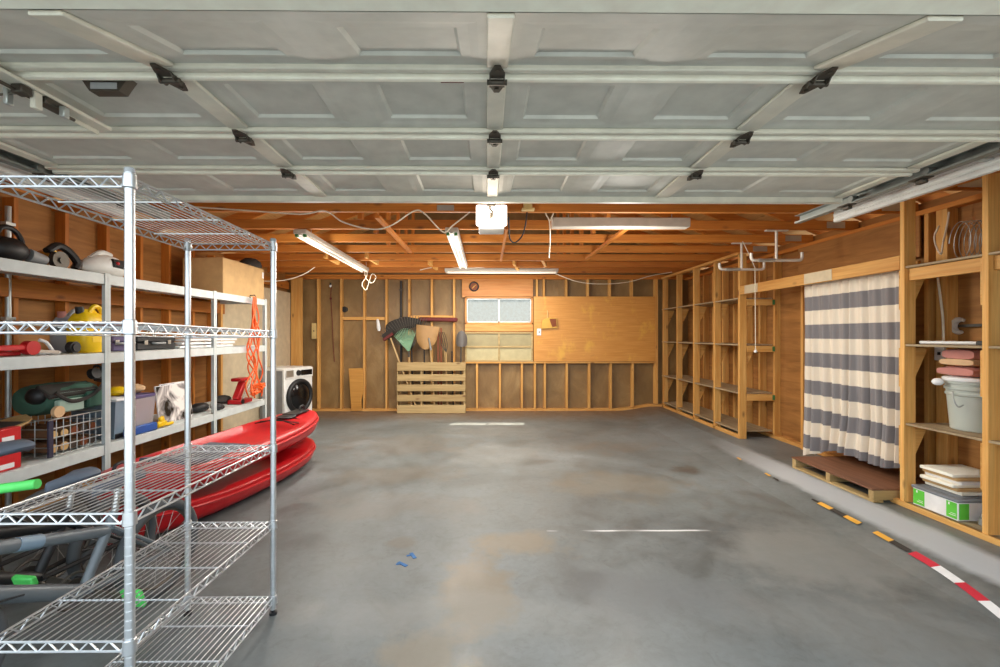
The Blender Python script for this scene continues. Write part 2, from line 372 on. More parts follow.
# plates and studs, back wall
struct('top_plate', B().box((XL, YB, 2.395), (XR, YB+.089, 2.435), .003).box((XL, YB, 2.437), (XR, YB+.089, 2.475), .003), 'joist_x', wb)
struct('bottom_plate', B().prism([(XL, 0), (2.45, 0), (2.95, FR), (XR, FR), (XR, FR+.04), (2.95, FR+.04), (2.45, .04), (XL, .04)], YB, YB+.089, 'y'), 'pine_x', wb)
sillz, topz = PY(0, 362, YB).z, PY(0, 296, YB).z
def stud(px, z0, z1, w=.038, mat='pine_z', par=None):
    x = PY(px, 0, YB).x; struct('stud', B().box((x-w/2, YB, z0), (x+w/2, YB+.088, z1), .003), mat, wb)
for px in (318, 341, 364, 386.3, 409, 431.7, 454): stud(px, .04, 2.395)
struct('corner_board', B().box(PY(291.5, 0, YB).xy.to_tuple()+(.04,), (PY(303, 0, YB).x, YB-.03, 2.41), .004), 'pine_z', wb)
for px in (477, 500, 522, 535, 545, 567, 589.5, 611, 633): stud(px, .04, sillz-.03)
for px in (537, 544, 566.5, 588, 610, 632): stud(px, topz, 2.395)
stud(656.5, .12, 2.395, .06); stud(681, .12, 2.395)
for a, b, y in ((341, 386, 318.5), (409, 454, 317)):
    q0, q1 = PY(a+1.2, y-1.6, YB+.02), PY(b-1.2, y+1.6, YB+.02)
    struct('blocking', B().box((q0.x, YB+.02, q1.z), (q1.x, YB+.085, q0.z), .003), 'pine_x', wb)
struct('rail', B().box((PY(463, 0, YB).x, YB-.012, sillz-.03), (PY(656, 0, YB).x, YB+.08, sillz), .003), 'pine_x', wb)
struct('header_board', B().box((PY(462, 0, YB).x, YB-.012, PY(0, 297, YB).z), (PY(533, 0, YB).x, YB+.06, 2.396), .003), 'trim_wood', wb)
# windows
w1 = B(); px0, px1 = PY(465, 0, YB).x, PY(533, 0, YB).x
zt, zb = PY(0, 296, YB).z, PY(0, 324, YB).z
for lo, hi in (((px0, zt-.035), (px1, zt)), ((px0, zb), (px1, zb+.03)), ((px0, zb), (px0+.03, zt)), ((px1-.03, zb), (px1, zt))):
    w1.box((lo[0], YB-.012, lo[1]), (hi[0], YB+.088, hi[1]), .004)
W1 = struct('window_1', w1, 'trim_wood')
mid = (px0+px1)/2
sash = B()
for a, b in ((px0+.03, mid), (mid, px1-.03)):
    for lo, hi in (((a, zb+.03), (b, zb+.05)), ((a, zt-.055), (b, zt-.035)), ((a, zb+.03), (a+.016, zt-.035)), ((b-.016, zb+.03), (b, zt-.035))):
        sash.box((lo[0], YB+.045, lo[1]), (hi[0], YB+.07, hi[1]), .002)
struct('sash_frame', sash, 'galvanised', W1)
struct('pane', B().box((px0+.046, YB+.055, zb+.05), (mid-.016, YB+.058, zt-.055)), 'pane_glass', W1)
struct('pane', B().box((mid+.016, YB+.055, zb+.05), (px1-.046, YB+.058, zt-.055)), 'pane_glass', W1)
struct('sill', B().box((px0, YB-.014, PY(0, 331.5, YB).z), (px1, YB+.06, zb), .004), 'trim_wood', W1)
# lower panel with four pale lights under the window
z0, z1 = PY(0, 362, YB).z, PY(0, 332, YB).z
fr = B()
for k in range(3):
    zc = z0+.015+(z1-z0-.03)*k/2; fr.box((px0, YB-.012, zc-.015), (px1, YB+.04, zc+.015), .003)
for k in range(3):
    xc = px0+.015+(px1-px0-.03)*k/2; fr.box((xc-.013, YB-.01, z0), (xc+.013, YB+.038, z1), .003)
W2 = struct('window_2', fr, 'grey_wood_x')
for i in range(2):
    for j in range(2):
        xa, za = px0+.028+i*(px1-px0-.03)/2, z0+.03+j*(z1-z0-.03)/2
        struct('pane', B().box((xa, YB+.012, za), (xa+(px1-px0)/2-.041, YB+.02, za+(z1-z0)/2-.045)), ('frosted_pale', 'frosted_board')[j], W2)
# stained plywood sheet screwed to the studs
q0, q1 = PY(533.6, 296.5, YB), PY(655, 361.5, YB)
solo('plywood_sheet', B().box((q0.x, YB-.014, q1.z+.002), (q1.x, YB-.001, q0.z), .002), 'stained_plywood', 'large orange plywood sheet with yellow stains, fixed to the back wall right of the window', 'plywood sheet', (q0.x, YB-.014, q1.z))
# left wall framing
struct('bottom_plate', B().box((XL, 1.1, 0), (XL+.089, 7.3, .04), .003), 'pine_y', wl)
for k in range(14):
    y = 1.35+.408*k
    struct('stud', B().box((XL, y-.019, .04), (XL+.089, y+.019, 2.418), .003), 'joist_z', wl)
struct('ledger', B().box((XL+.089, 1.4, 1.66), (XL+.127, 6.0, 1.80), .003), 'joist_y', wl)
struct('drywall_sheet', B().box((XL+.089, 5.96, .04), (XL+.102, YB-.01, 2.14), .002), 'drywall', wl)
struct('stud', B().box((XL+.09, 5.91, .04), (XL+.128, 5.955, 2.14), .003), 'pine_z', wl)
struct('blocking', B().box((XL, 6.9, 2.2), (XL+.08, YB-.01, 2.335), .003), 'joist_y', wl)
# right wall framing
struct('top_plate', B().box((XR-.089, 1.1, 2.375), (XR, YB, 2.418), .003), 'joist_y', wr)
struct('bottom_plate', B().box((XR-.089, 1.1, FR), (XR, YB, FR+.04), .003), 'pine_y', wr)
for y in (1.5, 2.1, 2.52, 3.16, 3.62, 4.22, 4.85, 5.557, 5.86, 6.166, 6.47, 6.78, 7.08, 7.38, 7.68):
    struct('stud', B().box((XR-.089, y-.019, FR+.04), (XR, y+.019, 2.375), .003), 'pine_z', wr)
struct('header_board', B().box((XR-.105, 3.66, 2.03), (XR-.09, 5.1, 2.375), .002), 'wall_board', wr)
struct('sheathing_board', B().box((XR-.02, 3.64, .16), (XR-.005, 5.54, 2.03)), 'wall_board', wr)
struct('jack_stud', B().box((XR-.12, 5.0, FR), (XR-.09, 5.04, 2.0), .003).box((XR-.12, 3.66, 1.96), (XR-.09, 5.04, 2.0), .003), 'pine_z', wr)
# ================================================================== built-in shelves along the right wall
XS = 3.166
def post(T, y, z1=2.40): T.part('post', B().box((XS, y-.019, FR), (XS+.089, y+.019, z1), .003), 'pine_z')
def gusset(T, y, z, w=.21, h=.31, sg=1):
    T.part('gusset', B().prism([(XS+.01, z-.012), (XS+w, z-.012), (XS+w, z-.04), (XS+.089, z-h), (XS+.01, z-h)], y+.02, y+.036, 'y'), 'pine_x')
fy = (5.557, 6.166, 6.78, 7.38, 7.965)
T = Thing('built_in_shelving', 'tall empty pine shelving with four bays, in the far corner right of the plywood sheet', 'shelving', (XS, 5.54, FR))
for y in fy: post(T, y)
T.part('top_rail', B().box((XS-.02, 5.54, 2.385), (XS+.05, 8.0, 2.42), .003), 'pine_y')
for z in (1.85, 1.264, .654, .175):
    T.part('shelf_board', B().box((XS+.004, 5.58, z-.018), (XS+.44, 8.03, z), .002), 'shelf_ply')
    if z > .3:
        for y in fy: gusset(T, y, z-.02)
        T.part('side_rail', B().box((XS+.092, 5.557-.019, z-.1), (XR-.092, 5.557+.019, z-.022), .003), 'pine_x')
        T.part('end_mark', B().box((XR-.12, 5.53, z-.09), (XR-.092, 5.5375, z-.03)), 'green_paint')
T.part('floor_rail', B().box((XS, 5.58, FR), (XS+.038, 8.0, FR+.045), .003), 'pine_y')
T.part('end_mark', B().box((XS, 5.53, 2.35), (XS+.03, 5.5375, 2.4)), 'green_paint')
T = Thing('built_in_shelving', 'pine shelving beside the striped curtain, holding a bucket, boxes and a wire coil', 'shelving', (XS, 2.1, FR))
for y in (1.6, 2.19, 2.795, 3.36): post(T, y, 2.44)
for z in (1.90, 1.31, .714):
    T.part('shelf_board', B().box((XS+.002, 1.5, z-.016), (XR-.093, 3.335, z), .002), 'shelf_ply')
    for y in (2.795, 3.36): gusset(T, y, z-.018)
for a, b in ((1.62, 2.17), (2.21, 2.775), (2.815, 3.34)):
    T.part('front_rail', B().box((XS+.03, a, 1.79), (XS+.068, b, 1.882), .003), 'pine_y')
T.part('floor_board', B().box((XS+.002, 1.5, FR+.02), (XR-.093, 3.335, FR+.04), .002), 'shelf_ply')
T.part('floor_rail', B().box((XS-.012, 1.5, FR), (XS+.03, 3.45, FR+.04), .003), 'pine_y')
T.part('top_rail', B().box((XS+.02, 1.5, 2.40), (XS+.06, 3.40, 2.44), .003), 'joist_y')
# header beam over the curtain
T = Thing('header_beam', 'long pine beam above the striped curtain, running between the two shelvings', 'beam', (XS, 3.4, 1.88), kind='thing')
T.part('beam', B().box((XS+.002, 3.382, 1.88), (XS+.04, 5.536, 1.99), .003), 'pine_y')
T.part('joint_plate', B().box((XS-.002, 4.05, 1.885), (XS+.0015, 4.405, 1.985)), 'drywall', label='pale painted patch on the beam')
T.part('joint_plate', B().box((XS-.002, 5.17, 1.885), (XS+.0015, 5.43, 1.985)), 'drywall', label='pale painted patch near the far end')
# curtain
ya, yb, xc = 3.47, 4.62, 3.31
def fold(y, k): return .026*math.sin((y-ya)*56+1.1*math.sin(y*11))*(.4+.6*k)+(.008+.014*k)*math.sin((y-ya)*97+2)*(.6+.4*k)+.02*math.sin(y*13+2)*k
NX, NZ = 220, 46
def cpt(i, j):
    u, w = i/NX, j/NZ; y = ya+(yb-ya)*u
    zb = .36-.21*u
    zb -= .05*math.sin(u*PI*2.2+.4)
    z = 1.955+(zb-1.955)*w
    x = xc+fold(y, w)-.10*max(0, w-.8)*5*.4*math.sin(u*PI)
    yy = y+(.03*w*w*(1 if u > .9 else 0))
    return V((x+.03*w, yy, z))
g = [[cpt(i, j) for i in range(NX+1)] for j in range(NZ+1)]
cb = B(); vs = [p for r in g for p in r]; k = len(vs)
vs2 = [p+V((.004, 0, 0)) for p in vs]
fs = []
for j in range(NZ):
    for i in range(NX):
        a = j*(NX+1)+i; fs.append((a, a+1, a+NX+2, a+NX+1)); fs.append((k+a, k+a+NX+1, k+a+NX+2, k+a+1))
for i in range(NX):
    a = i; fs.append((a, k+a, k+a+1, a+1)); a = NZ*(NX+1)+i; fs.append((a, a+1, k+a+1, k+a))
for j in range(NZ):
    a = j*(NX+1); fs.append((a, a+NX+1, k+a+NX+1, k+a)); a = a+NX; fs.append((a, k+a, k+a+NX+1, a+NX+1))
cb.add(vs+vs2, fs)
T = Thing('curtain', 'grey and cream striped curtain hanging from the beam above the floor pallet', 'curtain', (0, 0, 0))
T.part('fabric', cb, 'curtain')
rod = [(xc-.02, ya-.06, 1.945), (xc-.02, yb+.05, 1.945)]
T.part('rod', B().cyl((xc, ya-.05, 1.962), (xc, yb+.07, 1.962), .01), 'galvanised')
# low pallet in front of the curtain
T = Thing('floor_pallet', 'low wooden pallet with a brown board deck, on the floor before the curtain', 'pallet', (2.99, 3.42, FR))
T.part('deck_board', B().box((2.99, 3.42, FR+.095), (3.62, 4.34, FR+.11), .003), 'pallet_top', label='brown deck board')
for y in (3.42, 3.86, 4.29):
    T.part('runner', B().box((3.0, y, FR+.018), (3.61, y+.05, FR+.095), .004), 'grey_wood_x')
for x in (3.0, 3.26, 3.52):
    T.part('bottom_slat', B().box((x, 3.42, FR+.001), (x+.08, 4.34, FR+.018), .003), 'grey_wood_y')
# things on the near shelving
bz = FR+.041; bx, b0, b1 = 3.19, 2.98, 3.30
T = Thing('storage_box', 'flat white and green box with a grey lid, on the lowest shelf by the curtain', 'box', (bx, b0, bz))
T.part('body', B().box((bx, b0, bz), (3.59, b1, bz+.125), .004), 'paper_white')
T.part('lid', B().box((bx-.008, b0-.008, bz+.125), (3.598, b1+.006, bz+.145), .006).box((bx+.05, b0+.03, bz+.1451), (3.54, b1-.06, bz+.152), .003), 'box_lid')
for y0, y1 in ((b0+.006, b0+.075), (b1-.09, b1-.006)):
    T.part('label_panel', B().box((bx-.0015, y0, bz+.01), (bx+.001, y1, bz+.118)), 'box_green', label='green printed panel')
T.part('label_panel', B().box((bx+.008, b0-.0015, bz+.01), (bx+.075, b0+.001, bz+.118)), 'box_green', label='green printed panel')
for y in (b0+.012, b1-.08):
    T.part('print_line', B().box((bx-.0025, y, bz+.03), (bx-.0015, y+.045, bz+.034)).box((bx-.0025, y, bz+.042), (bx-.0015, y+.035, bz+.045)).box((bx-.0025, y+.04, bz+.095), (bx-.0015, y+.05, bz+.112)), 'paper_white')
solo('paver_block', B().box((3.27, 2.82, bz), (3.55, 2.93, bz+.045), .004).box((3.28, 2.825, bz+.046), (3.55, 2.925, bz+.075), .004), 'slate', 'grey flat block lying before the white and green box', 'block', (3.27, 2.82, bz))
for k in range(6):
    a = .02*((k*7) % 3); zz = bz+.153+.024*k
    solo('tile_board', B().box((3.27-a, 3.03+a*.5, zz), (3.59-a, 3.29, zz+.0225), .004), ('cream', 'kraft', 'cream', 'paper_white', 'kraft', 'cream')[k], ('cream board at the bottom of the stack on the green and white box', 'tan board second from the bottom of the stack on the box', 'cream board third from the bottom of the stack on the box', 'white board third from the top of the stack on the box', 'tan board second from the top of the stack on the box', 'cream board on top of the stack on the green and white box')[k], 'board', (3.27-a, 3.03+a*.5, zz), 'boards stacked on the box')
cx_, cy_ = 3.415, 3.07
T = Thing('bucket', 'translucent white plastic bucket with a pink towel on top, on the pine shelf', 'bucket', (cx_, cy_, .715))
T.part('pail', B().lathe([(.125, 0), (.13, .005), (.147, .24), (.156, .245), (.156, .258), (.15, .263), (.151, .28), (.16, .285), (.16, .3), (.153, .305), (.155, .32), (.163, .325), (.163, .34), (.15, .342)], (cx_, cy_, .715), 36), 'translucent')
T.part('lid', B().lathe([(.167, .343), (.17, .35), (.17, .365), (.155, .372), (.0, .372)], (cx_, cy_, .715), 36), 'paper_white')
T.part('handle', B().tube(catmull([(cx_-.165, cy_, .985), (cx_-.19, cy_-.03, .93), (cx_-.18, cy_-.05, .885), (cx_-.155, cy_-.06, .90)]), .004), 'galvanised')
def towel(z0, h, x0, x1, y0, y1):
    """one folded layer: a flat roll whose front edge is rounded"""
    rings = []; b = B()
    for i in range(15):
        u = i/14; x = x0+(x1-x0)*u; e = .72+.28*(1-abs(2*u-1)**4); w = (y1-y0)/2*(1+.04*math.sin(9*u+h*40))
        rings.append([V((x, (y0+y1)/2+w*math.copysign(abs(math.cos(a))**.6, math.cos(a)), z0+h/2+h/2*e*math.copysign(abs(math.sin(a))**.5, math.sin(a))*(.94+.06*math.sin(11*u)))) for a in [2*PI*q/24 for q in range(24)]])
    return b.loft(rings)
T = Thing('towel', 'folded pink towel lying on the bucket lid under the shelf', 'towel', (cx_, cy_, 1.088))
T.part('fold', towel(1.089, .07, 3.26, 3.6, 2.95, 3.19), 'pink_towel', label='lower pink fold')
T.part('fold', towel(1.16, .06, 3.27, 3.6, 2.96, 3.18), 'tan_towel', label='tan lining')
T.part('fold', towel(1.20, .088, 3.275, 3.6, 2.955, 3.17), 'pink_towel', label='upper pink fold')
solo('plastic_bag', B().ball((3.226, 3.15, 1.045), .03, (1, 1.2, .9)), 'paper_white', 'small crumpled white bag caught at the bucket rim', 'bag', (3.245, 3.12, 1.03))
solo('pipe', B().cyl((3.25, 3.3, 1.324), (3.3, 2.96, 1.324), .012), 'paper_white', 'thin white pipe lying on the shelf above the bucket', 'pipe', (3.25, 3.3, 1.312))
solo('metal_bar', B().box((3.26, 2.55, 1.311), (3.33, 2.93, 1.34), .003), 'black', 'flat black bar lying on the shelf above the bucket', 'bar', (3.26, 2.55, 1.311))
hx = []
for k in range(11*28+1):
    a = 2*PI*k/28; u = k/(11*28); hx.append(V((3.3+.27*u+.05*math.cos(a), 3.08-.12*u+.11*math.cos(a), 1.905+.135+.13*math.sin(a))))
solo('wire_coil', B().tube(hx, .0026, 5), 'galvanised', 'loose coil of pale wire on the top shelf beside the curtain', 'wire', (3.4, 3.0, 1.905))
solo('cord', B().tube(catmull([PX(949, 212, 3.56), PX(947, 225, 3.54), PX(943, 243, 3.48), PX(941, 254, 3.42), PX(936, 246, 3.46), PX(934.5, 236, 3.52), PX(939, 226, 3.56)]), .006), 'white_cord', 'tan cord looped over the top shelf in front of the wire coil', 'cord', PX(941, 254, 3.42))
solo('cord', B().tube(catmull([PX(937, 272, 3.58), PX(940.5, 298, 3.58), PX(943, 320, 3.57), PX(943.5, 343, 3.56)]), .008), 'white_cord', 'pale cord hanging below the top shelf beside the wrench', 'cord', PX(943.5, 343, 3.56))
p = PX(940, 353.5, XR-.1)
T = Thing('electric_outlet', 'grey electric outlet box on the wall stud behind the bucket', 'outlet', (XR-.09, p.y, p.z))
T.part('cover', B().box((XR-.108, p.y-.04, p.z-.055), (XR-.09, p.y+.04, p.z+.055), .004), 'white_metal')
T.part('socket', B().box((XR-.11, p.y-.012, p.z-.012), (XR-.107, p.y+.012, p.z+.012)), 'black')
struct('stud', B().box((XR-.089, p.y-.045, FR+.04), (XR, p.y+.045, 2.375), .003), 'pine_z', wr)
p = PX(960, 326, XR-.03); jaw = []
for k in range(13):
    a = math.radians(55+235*k/12); jaw.append(V((p.x, p.y-math.cos(a)*.05, p.z+math.sin(a)*.05)))
T = Thing('wrench', 'large wrench with a pale open jaw and dark shaft hung on the wall', 'wrench', p)
T.part('jaw', B().tube(jaw, [.012+.016*math.sin(PI*k/12) for k in range(13)], 6), 'pipe_white')
T.part('shaft', B().beam(p+V((0, .01, 0)), p+V((0, -.45, .012)), .012, .022), 'dark_metal')
# ceiling hooks
def hook(px, jyy, lab, ends):
    p = PY(px, 0, jyy); zt, zb = JB, JB-.3
    T = Thing('ceiling_hook', lab, 'hook', (p.x, jyy, zt), group='storage hooks under the joists')
    T.part('mount_plate', B().box((p.x-.11, jyy-.018, zt-.012), (p.x+.11, jyy+.018, zt), .002), 'pipe_white')
    T.part('stem', B().cyl((p.x, jyy, zb), (p.x, jyy, zt-.012), .013), 'pipe_white')
    T.part('arm', B().tube(catmull([(p.x-.25, jyy, zb+.07), (p.x-.25, jyy, zb+.03), (p.x-.235, jyy, zb+.005), (p.x-.19, jyy, zb), (p.x, jyy, zb), (p.x+.19, jyy, zb), (p.x+.24, jyy, zb+.005), (p.x+.255, jyy, zb+.03), (p.x+.255, jyy, zb+.08)], 5), .015, 10), 'pipe_white')
    T.part('grip_sleeve', B().cyl((p.x-.18, jyy, zb), (p.x-.02, jyy, zb), .0175), 'galvanised', label='grey sleeve')
hook(776.4, 4.38, 'white ceiling hook nearer the curtain beam, upturned at both ends', 1)
hook(741.6, 4.99, 'white ceiling hook in front of the far pine shelving, upturned at both ends', 1)
p = PY(755, 262, 4.95)
T = Thing('pull_cord', 'white pull cord with a small ball hanging before the far pine shelving', 'cord', (p.x, 4.95, 1.19))
T.part('string', B().tube([(p.x-.14, 4.95, JB+.01), (p.x-.05, 4.95, 2.25), (p.x, 4.95, 2.13), (p.x+.006, 4.95, 1.21)], .004, 6), 'white_cord')
T.part('ball', B().ball((p.x+.006, 4.95, 1.195), .018), 'paper_white')
# ================================================================== overhead garage door, tracks, opener, lamps, wires
DZ = 2.28; DX0, DX1 = -2.34, 2.33; SEAM = [1.08, 1.505, 1.96, 2.40, 2.90]
G = Thing('garage_door', 'open white sectional garage door lying flat overhead under the joists', 'garage door', (0, 1.1, DZ), kind='thing')
STX = [-2.29, -1.068, .034, 1.128, 2.28]
def tilt(mb):
    for p in mb.v:
        if p.y < 1.49: p.z -= .28*(1.49-p.y)
    return mb
for s in range(4):
    y0, y1 = SEAM[s]+.004, SEAM[s+1]-.004; b = B(); zt = DZ+.045
    cols = []
    for k in range(4):
        a, c = STX[k], STX[k+1]
        if k == 0: a = DX0
        if k == 3: c = DX1
        m = (a+c)/2; cols += [(a, m), (m, c)]
    for (a, c) in cols:
        o_ = [(a, y0), (c, y0), (c, y1), (a, y1)]
        rc = lambda e, f: [(a+e, y0+f), (c-e, y0+f), (c-e, y1-f), (a+e, y1-f)]
        lv = [[V((*q, z)) for q in ring] for ring, z in ((o_, DZ), (rc(.06, .055), DZ), (rc(.085, .075), DZ+.003), (rc(.115, .10), DZ+.004), (rc(.125, .108), DZ+.015))]
        b.loft(lv, cap=False); b.add(lv[-1], [(0, 1, 2, 3)])
    b.box((DX0, y0, zt), (DX1, y1, zt+.004)); b.box((DX0, y0, DZ+.002), (DX1, y0+.004, zt)); b.box((DX0, y1-.004, DZ+.002), (DX1, y1, zt))
    sec = G.part('section', tilt(b), 'door_paint', smooth=False)
for s in range(1, 4):
    y = SEAM[s]
    G.part('strut', B().box((DX0, y-.036, DZ-.022), (DX1, y-.008, DZ-.0005), .005), 'stile_paint', label='pale cross strut')
    G.part('strut', B().box((DX0, y+.006, DZ-.03), (DX1, y+.03, DZ-.0005), .005), 'cream', label='pale cross strut')
G.part('end_rail', B().box((DX0, 2.885, DZ-.035), (DX1, 2.925, DZ+.035), .004), 'stile_paint')
for i, x in enumerate(STX):
    w = (.03, .042, .034, .045, .03)[i]
    for s in range(4):
        G.part('stile', tilt(B().box((x-w, SEAM[s]+(.04 if s else .0), DZ-.014), (x+w, SEAM[s+1]-.04, DZ-.0005), .004)), 'stile_paint')
    if 0 < i < 4:
        for s in range(1, 4):
            y = SEAM[s]; b = B()
            for sg in (-1, 1):
                b.prism([(x-.026, y+sg*.01), (x+.026, y+sg*.01), (x+.026, y+sg*.035), (x+.009, y+sg*.078), (x-.009, y+sg*.078), (x-.026, y+sg*.035)], DZ-.037, DZ-.033, 'z')
                b.cyl((x, y+sg*.055, DZ-.042), (x, y+sg*.055, DZ-.033), .008, seg=8)
                b.prism([(y-.018, DZ-.052), (y+.018, DZ-.052), (y+.034, DZ-.033), (y-.034, DZ-.033)], x+sg*.024-.002, x+sg*.024+.002, 'x')
            b.cyl((x-.034, y, DZ-.045), (x+.034, y, DZ-.045), .009, seg=10)
            G.part('hinge', b, 'dark_metal', label='dark steel hinge')
# handle, sticker, slide lock
hx0, hy0 = PZ(103, 82, DZ-.02).x, 1.562
lh = G.part('lift_handle', B().prism([(hx0-.085, DZ-.0005), (hx0+.085, DZ-.0005), (hx0+.075, DZ-.014), (hx0+.052, DZ-.048), (hx0-.052, DZ-.048), (hx0-.075, DZ-.014)], hy0, hy0+.04, 'y'), 'dark_metal', label='dark grey lift handle')
G.part('grip_plate', B().box((hx0-.046, hy0-.003, DZ-.042), (hx0+.046, hy0, DZ-.02), .002), 'grey_plastic', lh)
p = PZ(452, 81, DZ-.03)
G.part('sticker', B().box((p.x-.04, 1.5365, DZ-.028), (p.x+.04, 1.5395, DZ-.006)), 'burgundy', label='small dark red sticker')
xk = -1.60
G.part('lock_rail', B().box((xk-.035, 1.30, DZ-.044), (xk+.025, 1.88, DZ-.031), .003).box((xk-.035, 1.30, DZ-.06), (xk-.03, 1.88, DZ-.044)), 'stile_paint')
lk = G.part('slide_lock', B().box((xk-.02, 1.52, DZ-.075), (xk+.02, 1.56, DZ-.045), .004).box((xk-.02, 1.60, DZ-.072), (xk+.025, 1.69, DZ-.045), .004).cyl((xk-.005, 1.44, DZ-.066), (xk-.005, 1.74, DZ-.066), .006), 'dark_metal', label='dark slide lock')
G.part('latch', B().box((xk+.0, 1.565, DZ-.105), (xk+.02, 1.595, DZ-.046), .003), 'stile_paint', lk)
G.part('latch', B().box((xk-.055, 1.53, DZ-.11), (xk-.04, 1.555, DZ-.05), .003), 'galvanised', lk)
G.part('latch', B().box((xk+.03, 1.64, DZ-.10), (xk+.05, 1.665, DZ-.06), .003), 'galvanised', lk)
G.part('release_cable', B().tube(catmull([(xk-.8, 1.50, DZ-.09), (xk-.3, 1.52, DZ-.1), (xk-.02, 1.54, DZ-.07)]), .004), 'dark_metal')
for sg, lab in ((-1, 'steel door track above the wire rack and grey shelves'), (1, 'steel door track above the pine shelving, with white ribbed channel')):
    xt = sg*2.42
    T = Thing('door_track', lab, 'door track', (xt, 1.1, DZ))
    c = B()
    c.box((xt+sg*.025, 1.08, DZ-.03), (xt+sg*.029, 3.45, DZ+.03)).box((xt-sg*.015, 1.08, DZ-.03), (xt+sg*.029, 3.45, DZ-.026)).box((xt-sg*.015, 1.08, DZ+.026), (xt+sg*.029, 3.45, DZ+.03)).box((xt-sg*.017, 1.08, DZ-.03), (xt-sg*.013, 3.45, DZ-.018))
    T.part('rail', c, 'track_metal')
    r = B(); xo = sg*2.56
    for k in range(3): r.box((xo-.02, 1.08, DZ-.075+k*.037), (xo+.02, 3.24, DZ-.075+k*.037+.03), .012)
    r.box((xo-.014, 1.08, DZ-.073), (xo+.014, 3.238, DZ+.028))
    T.part('ribbed_channel', r, 'white_metal', label='white ribbed channel')
    for y in (1.3, 2.2, 3.1): T.part('bracket', B().box((xt+sg*.03, y, DZ-.02), (xo-sg*.02, y+.04, DZ-.012)), 'galvanised')
    T.part('hanger', B().box((xt+sg*.03, 3.16, DZ-.03), (xt+sg*.034, 3.2, JB+.05)), 'galvanised')
    for y in SEAM[1:]:
        rb = T.part('roller_bracket', B().box((xt-sg*.085, y-.045, DZ-.054), (xt-sg*.025, y+.045, DZ-.047), .003).box((xt-sg*.06, y-.02, DZ-.075), (xt-sg*.03, y+.03, DZ-.054), .004), 'dark_metal')
        T.part('roller', B().cyl((xt-sg*.03, y, DZ-.005), (xt+sg*.012, y, DZ-.005), .02, seg=14), 'track_metal', rb)
# opener
p = PY(491.5, 215, 3.3); ox, oz = p.x, p.z
T = Thing('door_opener', 'white garage door opener with its lamp lit, hung at the middle of the ceiling', 'door opener', (ox, 3.3, oz))
T.part('body', B().box((ox-.10, 3.34, oz-.07), (ox+.10, 3.64, oz+.07), .012), 'white_metal')
T.part('lamp_lens', B().box((ox-.115, 3.30, oz-.075), (ox+.115, 3.345, oz+.078), .012), 'opener_lens', label='glowing white lamp lens')
T.part('base_panel', B().box((ox-.095, 3.31, oz-.1), (ox+.095, 3.5, oz-.076), .006), 'grey_plastic')
T.part('rail', B().box((ox-.02, 1.07, oz+.09), (ox+.02, 3.4, oz+.125), .003), 'galvanised')
T.part('chain_arm', B().tube([(ox-.01, 3.28, oz+.088), (ox-.012, 3.28, oz+.04), (ox+.006, 3.28, oz+.02), (ox+.004, 3.28, oz-.02), (ox-.006, 3.28, oz-.03), (ox-.004, 3.28, oz+.01)], .008).box((ox-.035, 3.27, oz+.06), (ox+.03, 3.298, oz+.085), .003), 'dark_metal')
for sg in (-1, 1): T.part('hanger_strap', B().box((ox+sg*.09-.01, 3.5, oz+.07), (ox+sg*.09+.01, 3.505, JB+.05)), 'galvanised')
# junction box with looping cord
p = PY(527.5, 208, 3.74)
T = Thing('junction_box', 'pale electric box on the joist right of the opener, with a black cord', 'junction box', p)
T.part('box', B().box((p.x-.035, 3.68, p.z-.02), (p.x+.035, 3.749, p.z+.035), .004).box((p.x-.05, 3.68, p.z-.03), (p.x+.055, 3.74, p.z-.012), .004), 'cover_tan')
T.part('cord', B().tube(catmull([PY(527, 212, 3.7), PY(525.5, 224, 3.72), PY(522, 236, 3.75), PY(515, 242.5, 3.72), PY(510, 239, 3.68), PY(509, 228, 3.64), PY(508.5, 217, 3.6)]), .006), 'black')
# fluorescent fixtures
def strip_light(p0, p1, lab, tubes=True, plug=True):
    p0, p1 = V(p0), V(p1); d = (p1-p0).normalized(); sd = d.cross(V((0, 0, 1)))
    T = Thing('fluorescent_light', lab, 'ceiling light', (p0+p1)/2, group='fluorescent strip lights')
    T.part('housing', B().beam(p0, p1, .125 if tubes else .11, .045 if tubes else .085, ch=.006), 'fixture_white')
    if tubes:
        for sg in (-1, 1):
            a = p0+d*.04+sd*(sg*.038)+V((0, 0, -.036)); b = p1-d*.04+sd*(sg*.038)+V((0, 0, -.036))
            T.part('tube', B().cyl(a, b, .0145, seg=12), 'tube_faint_glow')
            for q, e in ((a, 1), (b, -1)): T.part('tube_holder', B().obox(q-d*.008*e+V((0, 0, .004)), (.03, .03, .034) if abs(d.x) < .5 else (.03, .03, .034), ch=.004), 'green_paint' if e > 0 and abs(d.y) > .5 else 'fixture_white')
        T.part('reflector', B().beam(p0+V((0, 0, -.024)), p1+V((0, 0, -.024)), .03, .02), 'fixture_white')
    for k in (.12, .88):
        q = p0.lerp(p1, k); T.part('hanger', B().cyl(q+V((0, 0, .02)), V((q.x, q.y, JB+.08)), .003, seg=6), 'galvanised')
    return T
strip_light((-1.80, 4.28, 2.375), (-1.85, 6.75, 2.375), 'twin tube strip light left of the opener, above the kayak side')
strip_light((-.335, 4.2, 2.375), (-.34, 6.35, 2.375), 'twin tube strip light just left of the lit opener, pointing at the window')
strip_light((PY(445, 0, 7.15).x, 7.15, 2.425), (PY(558, 0, 7.15).x, 7.15, 2.425), 'strip light nearest the back wall, lying across above the window')
strip_light((PY(552, 0, 4.1).x, 4.1, 2.412), (PY(688, 0, 4.1).x, 4.1, 2.412), 'plain white strip housing right of the opener, lying across under the joists', False)
